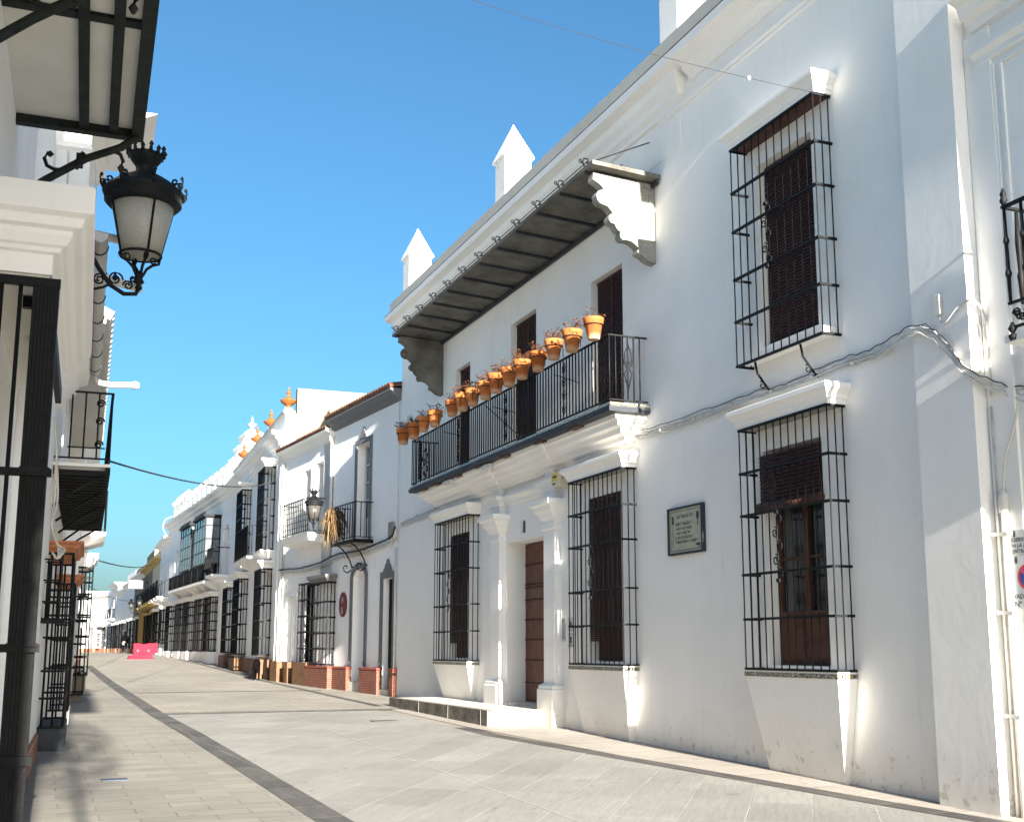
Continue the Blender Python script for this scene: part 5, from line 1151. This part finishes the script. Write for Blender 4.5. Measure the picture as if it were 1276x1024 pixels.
# unseen house added behind the camera to shade the left side of the street
BH=Th('shade_house','unseen white house added behind the viewpoint, its bays shaped to shade the left','house',FL,-14,gz(-5))
BH.part('wall',wall(-26,-14.01,-3,6.0,9,[(-24,-22.8,-.6,1.8,.2),(-19,-17.8,-.6,1.8,.2)],d=.35),'white_b'); BH.part('bay',MB().box(-10,-7,-.2,.52,-2,5.199),'white_b'); BH.part('upper_shade_block',MB().box(-10,-7,-.2,.80,5.2,7.6),'white_b'); BH.part('top_shade_block',MB().box(-10,-7,-.2,1.42,7.601,9.4),'white_b')  # stacked blocks over the street are added, sized to shade lantern, hood and post
BH.part('window',glazing(-23.98,-22.82,-.58,1.78,.18)[0],'wood')
TR=Th('shade_tree','small unseen tree added behind the viewpoint to dapple the left pavement','tree',world=(.55,-5.0,0))  # unseen tree, added so its crown softly shades the left paving
TR.part('trunk',MB().tube([(-.30,0,gz(-5)-.1),(-.32,.02,.5),(-.38,.0,2.2),(-.40,.0,3.6),(-.42,0,4.6)],.038,8,.03),'twig')
lv=MB(); rr=random.Random(11)
for i in range(2300):
    while True:
        p=Vector((rr.uniform(-1,1),rr.uniform(-1,1),rr.uniform(-1,1)))
        if p.length<1: break
    c=Vector((-.42+p.x*.62,p.y*.7,4.45+p.z*1.45)); a=Vector((rr.gauss(0,1),rr.gauss(0,1),rr.gauss(0,1))).normalized(); b=a.cross(Vector((rr.gauss(0,1),rr.gauss(0,1),rr.gauss(0,1)))).normalized(); l=rr.uniform(.028,.045)
    k=lv.add([c-a*l,c-b*l*.5,c+a*l,c+b*l*.5]); lv.face(k,k+1,k+2,k+3)
M['leafgreen']=simple('dark_green_leaves',(.05,.09,.02),.5,var=.4,vs=3)
TR.part('crown',lv,'leafgreen')
# ================================================================= barrier, manhole, dog, person
bx,by=5.0,60.9
BA=Th('road_barrier','faded pinkish-red plastic road barrier standing on the right side of the street','barrier',world=(bx,by,gz(by)),rot=R(3))
pf=[(-.55,0),(-.28,0),(-.22,.08),(.22,.08),(.28,0),(.42,0),(.42,.28),(.72,.30),(.72,.78),(-.42,.74),(-.42,.22),(-.60,.20),(-.60,0)]
pf=[(-.42,.0),(.50,.0),(.50,.26),(.72,.28),(.72,.76),(.30,.76),(.10,.71),(-.06,.71),(-.14,.75),(-.42,.75)]
BA.part('body',MB().prism(pf,'y',-.16,.16),'pink',bevel=.03)
BA.part('foot',MB().hexa([(-.66,-.26,0),(.5,-.26,0),(.5,.26,0),(-.66,.26,0),(-.6,-.165,.18),(.46,-.165,.18),(.46,.165,.18),(-.6,.165,.18)]),'pink')
k=MB()
for x in (-.22,.28): k.lathe([(.055,0),(.055,.01),(.03,.012)],(0,0,0),10) if False else k.prism([(x+.06*math.cos(t*PI/5),.40+.06*math.sin(t*PI/5)) for t in range(10)],'y',-.172,-.161)
BA.part('lifting_hole',k,'redcap')
mh=MB().box(-.13,.13,-.10,.10,-.003,.006); single('manhole_cover','small blue-grey steel service cover set in the left paving','cover',mh,M['steel'],(.87,13.1,gz(13.1)))
mh=MB().box(-.22,.22,-.16,.16,-.003,.006); single('manhole_cover','worn dark drain cover in the paving in front of the entrance step','cover',mh,M['band'],(5.6,19.6,gz(19.6)))
def skinbody(name,verts,edges,radii,mat,root=0,sub=2):
    me=bpy.data.meshes.new(name); me.from_pydata(verts,edges,[]); ob=bpy.data.objects.new(name,me); C.objects.link(ob); me.materials.append(M[mat])
    sk=ob.modifiers.new('skin','SKIN'); sk.use_smooth_shade=True
    for i,r_ in enumerate(radii):
        rr_=r_ if isinstance(r_,tuple) else (r_,r_); me.skin_vertices[0].data[i].radius=rr_
    me.skin_vertices[0].data[root].use_root=True
    s=ob.modifiers.new('sub','SUBSURF'); s.levels=sub; s.render_levels=sub
    return ob
# dog, black, standing with its back to us, head lowered
gx,gy_=6.45,37.0
DG=Th('dog','black dog seen from behind, standing with head lowered beside the ochre plinth','dog',world=(gx,gy_,gz(gy_)),rot=R(-12))
V=[(0,0,.36),(0,.16,.375),(0,.34,.37),(0,.48,.37),(0,.60,.35),(0,.70,.28),(0,.78,.22),(0,.86,.17),   #0-7 pelvis..muzzle
   (.075,-.01,.30),(.085,.05,.20),(.085,-.05,.12),(.085,-.03,.02),(.085,.02,.012),      #8-12 hind R
   (-.075,-.01,.30),(-.095,.08,.20),(-.10,.0,.12),(-.10,.02,.02),(-.10,.07,.012),   #13-17 hind L
   (.07,.48,.28),(.08,.46,.17),(.08,.49,.08),(.08,.49,.02),(.08,.53,.012),          #18-22 front R
   (-.07,.48,.28),(-.08,.50,.17),(-.08,.54,.08),(-.08,.53,.02),(-.08,.57,.012),     #23-27 front L
   (0,-.06,.34),(.02,-.10,.26),(.025,-.10,.16),                                 #28-30 tail
   (.045,.74,.31),(-.045,.74,.31)]
Eg=[(0,1),(1,2),(2,3),(3,4),(4,5),(5,6),(6,7),(0,8),(8,9),(9,10),(10,11),(11,12),(0,13),(13,14),(14,15),(15,16),(16,17),(3,18),(18,19),(19,20),(20,21),(21,22),(3,23),(23,24),(24,25),(25,26),(26,27),(0,28),(28,29),(29,30),(5,31),(5,32)]
Rd=[(.135,.12),(.13,.12),(.13,.13),(.13,.14),.09,.075,.07,.035,.075,.055,.032,.028,.03,.075,.055,.032,.028,.03,.06,.04,.03,.026,.03,.06,.04,.03,.026,.03,.035,.025,.018,.025,.025]
b=skinbody('body',V,Eg,Rd,'fur'); b.parent=DG.o; b.scale=(.86,1.0,1.36)
# person, far down the street, walking away: black top, white shorts, dark red leggings
py_=118.; px_=5.75*1.0
PX=(161-40)/1450*py_*1.0
PP=Th('person','person walking far down the street in a black top, white shorts and dark red leggings','person',world=(7.12,104,-.36),rot=0)
V=[(0,0,.95),(0,0,1.10),(0,0,1.28),(0,0,1.42),(0,0,1.50),(0,.01,1.60),(0,.01,1.70),
   (.10,0,.90),(.11,.10,.50),(.11,-.02,.09),(.11,.10,.04),(-.10,0,.90),(-.11,-.04,.50),(-.11,-.22,.12),(-.11,-.12,.04),
   (.19,0,1.40),(.26,-.05,1.13),(.27,.05,.90),(.27,.08,.82),(-.19,0,1.40),(-.26,.05,1.13),(-.26,.16,.92),(-.26,.2,.85),
   (.285,.10,.76),(.27,.11,.75),(.255,.10,.765),(.25,.07,.77),(.24,.09,.79),(-.275,.24,.79),(-.26,.25,.78),(-.245,.24,.79),(-.24,.21,.80),(-.235,.22,.83)]
Eg=[(0,1),(1,2),(2,3),(3,4),(4,5),(5,6),(0,7),(7,8),(8,9),(9,10),(0,11),(11,12),(12,13),(13,14),(3,15),(15,16),(16,17),(17,18),(3,19),(19,20),(20,21),(21,22),(18,23),(18,24),(18,25),(18,26),(17,27),(22,28),(22,29),(22,30),(22,31),(21,32)]
Rd=[(.15,.11),(.13,.10),(.15,.11),(.14,.09),.055,.085,.075,.09,.06,.04,.035,.09,.06,.04,.035,.06,.045,.032,.03,.06,.045,.032,.03]+[.009]*10
b=skinbody('body',V,Eg,Rd,'skin'); b.parent=PP.o
k=MB().lathe([(.17,.96),(.19,1.05),(.185,1.15),(.205,1.28),(.21,1.38),(.17,1.47),(.08,1.53)],n=14)
k.tube([(.17,0,1.40),(.26,-.05,1.13),(.275,.05,.90)],.075,8,.06); k.tube([(-.17,0,1.40),(-.26,.05,1.13),(-.265,.15,.92)],.075,8,.06)
PP.part('jacket',k,'blackcloth')
k=MB().lathe([(.15,.80),(.205,.84),(.20,.92),(.16,.99)],n=12); k.tube([(.10,0,.9),(.11,.06,.64)],.10,8); k.tube([(-.10,0,.9),(-.11,-.02,.64)],.10,8); PP.part('shorts',k,'whitecloth')
k=MB().tube([(.11,.06,.66),(.11,.10,.50),(.11,-.01,.12)],.075,8,.05); k.tube([(-.11,-.02,.66),(-.11,-.04,.5),(-.11,-.21,.14)],.075,8,.05); PP.part('leggings',k,'darkred')
k=MB().lathe([(.05,1.56),(.10,1.60),(.105,1.68),(.08,1.75),(.02,1.78)],(0,-.015,0),12); PP.part('hair',k,'hair')
k=MB().box(-.005,.015,.09,.11,1.62,1.65); 
# ================================================================= light, sky, camera
SUN_EL=R(14.8); SUN_AZ_X=-.019   # to-sun direction: (x, -1) in plan: along the street, a touch from the left
to=Vector((SUN_AZ_X,-1,0)).normalized()*math.cos(SUN_EL)+Vector((0,0,math.sin(SUN_EL)))
sl=bpy.data.lights.new('sun','SUN'); sl.energy=SUN_E if 'SUN_E' in globals() else 4.05; sl.angle=R(.53); sl.color=(1,.93,.82)
so=bpy.data.objects.new('sun',sl); C.objects.link(so); so.rotation_euler=to.to_track_quat('Z','Y').to_euler(); so.location=(0,-20,20)
W=bpy.data.worlds.new('World'); sc.world=W; W.use_nodes=True; n=W.node_tree; n.nodes.clear()
o=N(n,'ShaderNodeOutputWorld'); bg=N(n,'ShaderNodeBackground',Strength=.076); sky=N(n,'ShaderNodeTexSky',sky_type='NISHITA',sun_disc=False)
sky.sun_elevation=SUN_EL; sky.sun_rotation=math.atan2(to.x,to.y); sky.air_density=1.05; sky.dust_density=2.4; sky.ozone_density=10; sky.altitude=0
tn=N(n,'ShaderNodeMixRGB',blend_type='MULTIPLY'); tn.inputs[0].default_value=1; tn.inputs[2].default_value=(1,.72,.465,1); L(n,sky.outputs[0],tn.inputs[1]); L(n,tn.outputs[0],bg.inputs[0]); L(n,bg.outputs[0],o.inputs[0])
cam=bpy.data.cameras.new('camera'); co=bpy.data.objects.new('camera',cam); C.objects.link(co); sc.camera=co
yaw,pitch=0.39292664,0.16931861
cam.sensor_fit='HORIZONTAL'; cam.sensor_width=36; cam.lens=1450/1276*36; cam.shift_x=(638-650)/1276; cam.shift_y=(560-512)/1276
cam.clip_start=.05; cam.clip_end=2000
f=Vector((math.sin(yaw)*math.cos(pitch),math.cos(yaw)*math.cos(pitch),math.sin(pitch))); co.rotation_euler=f.to_track_quat('-Z','Y').to_euler(); co.location=(0,0,0)
sc.view_settings.view_transform='Standard'; sc.view_settings.look='None'; sc.view_settings.gamma=1; sc.view_settings.exposure=2.8
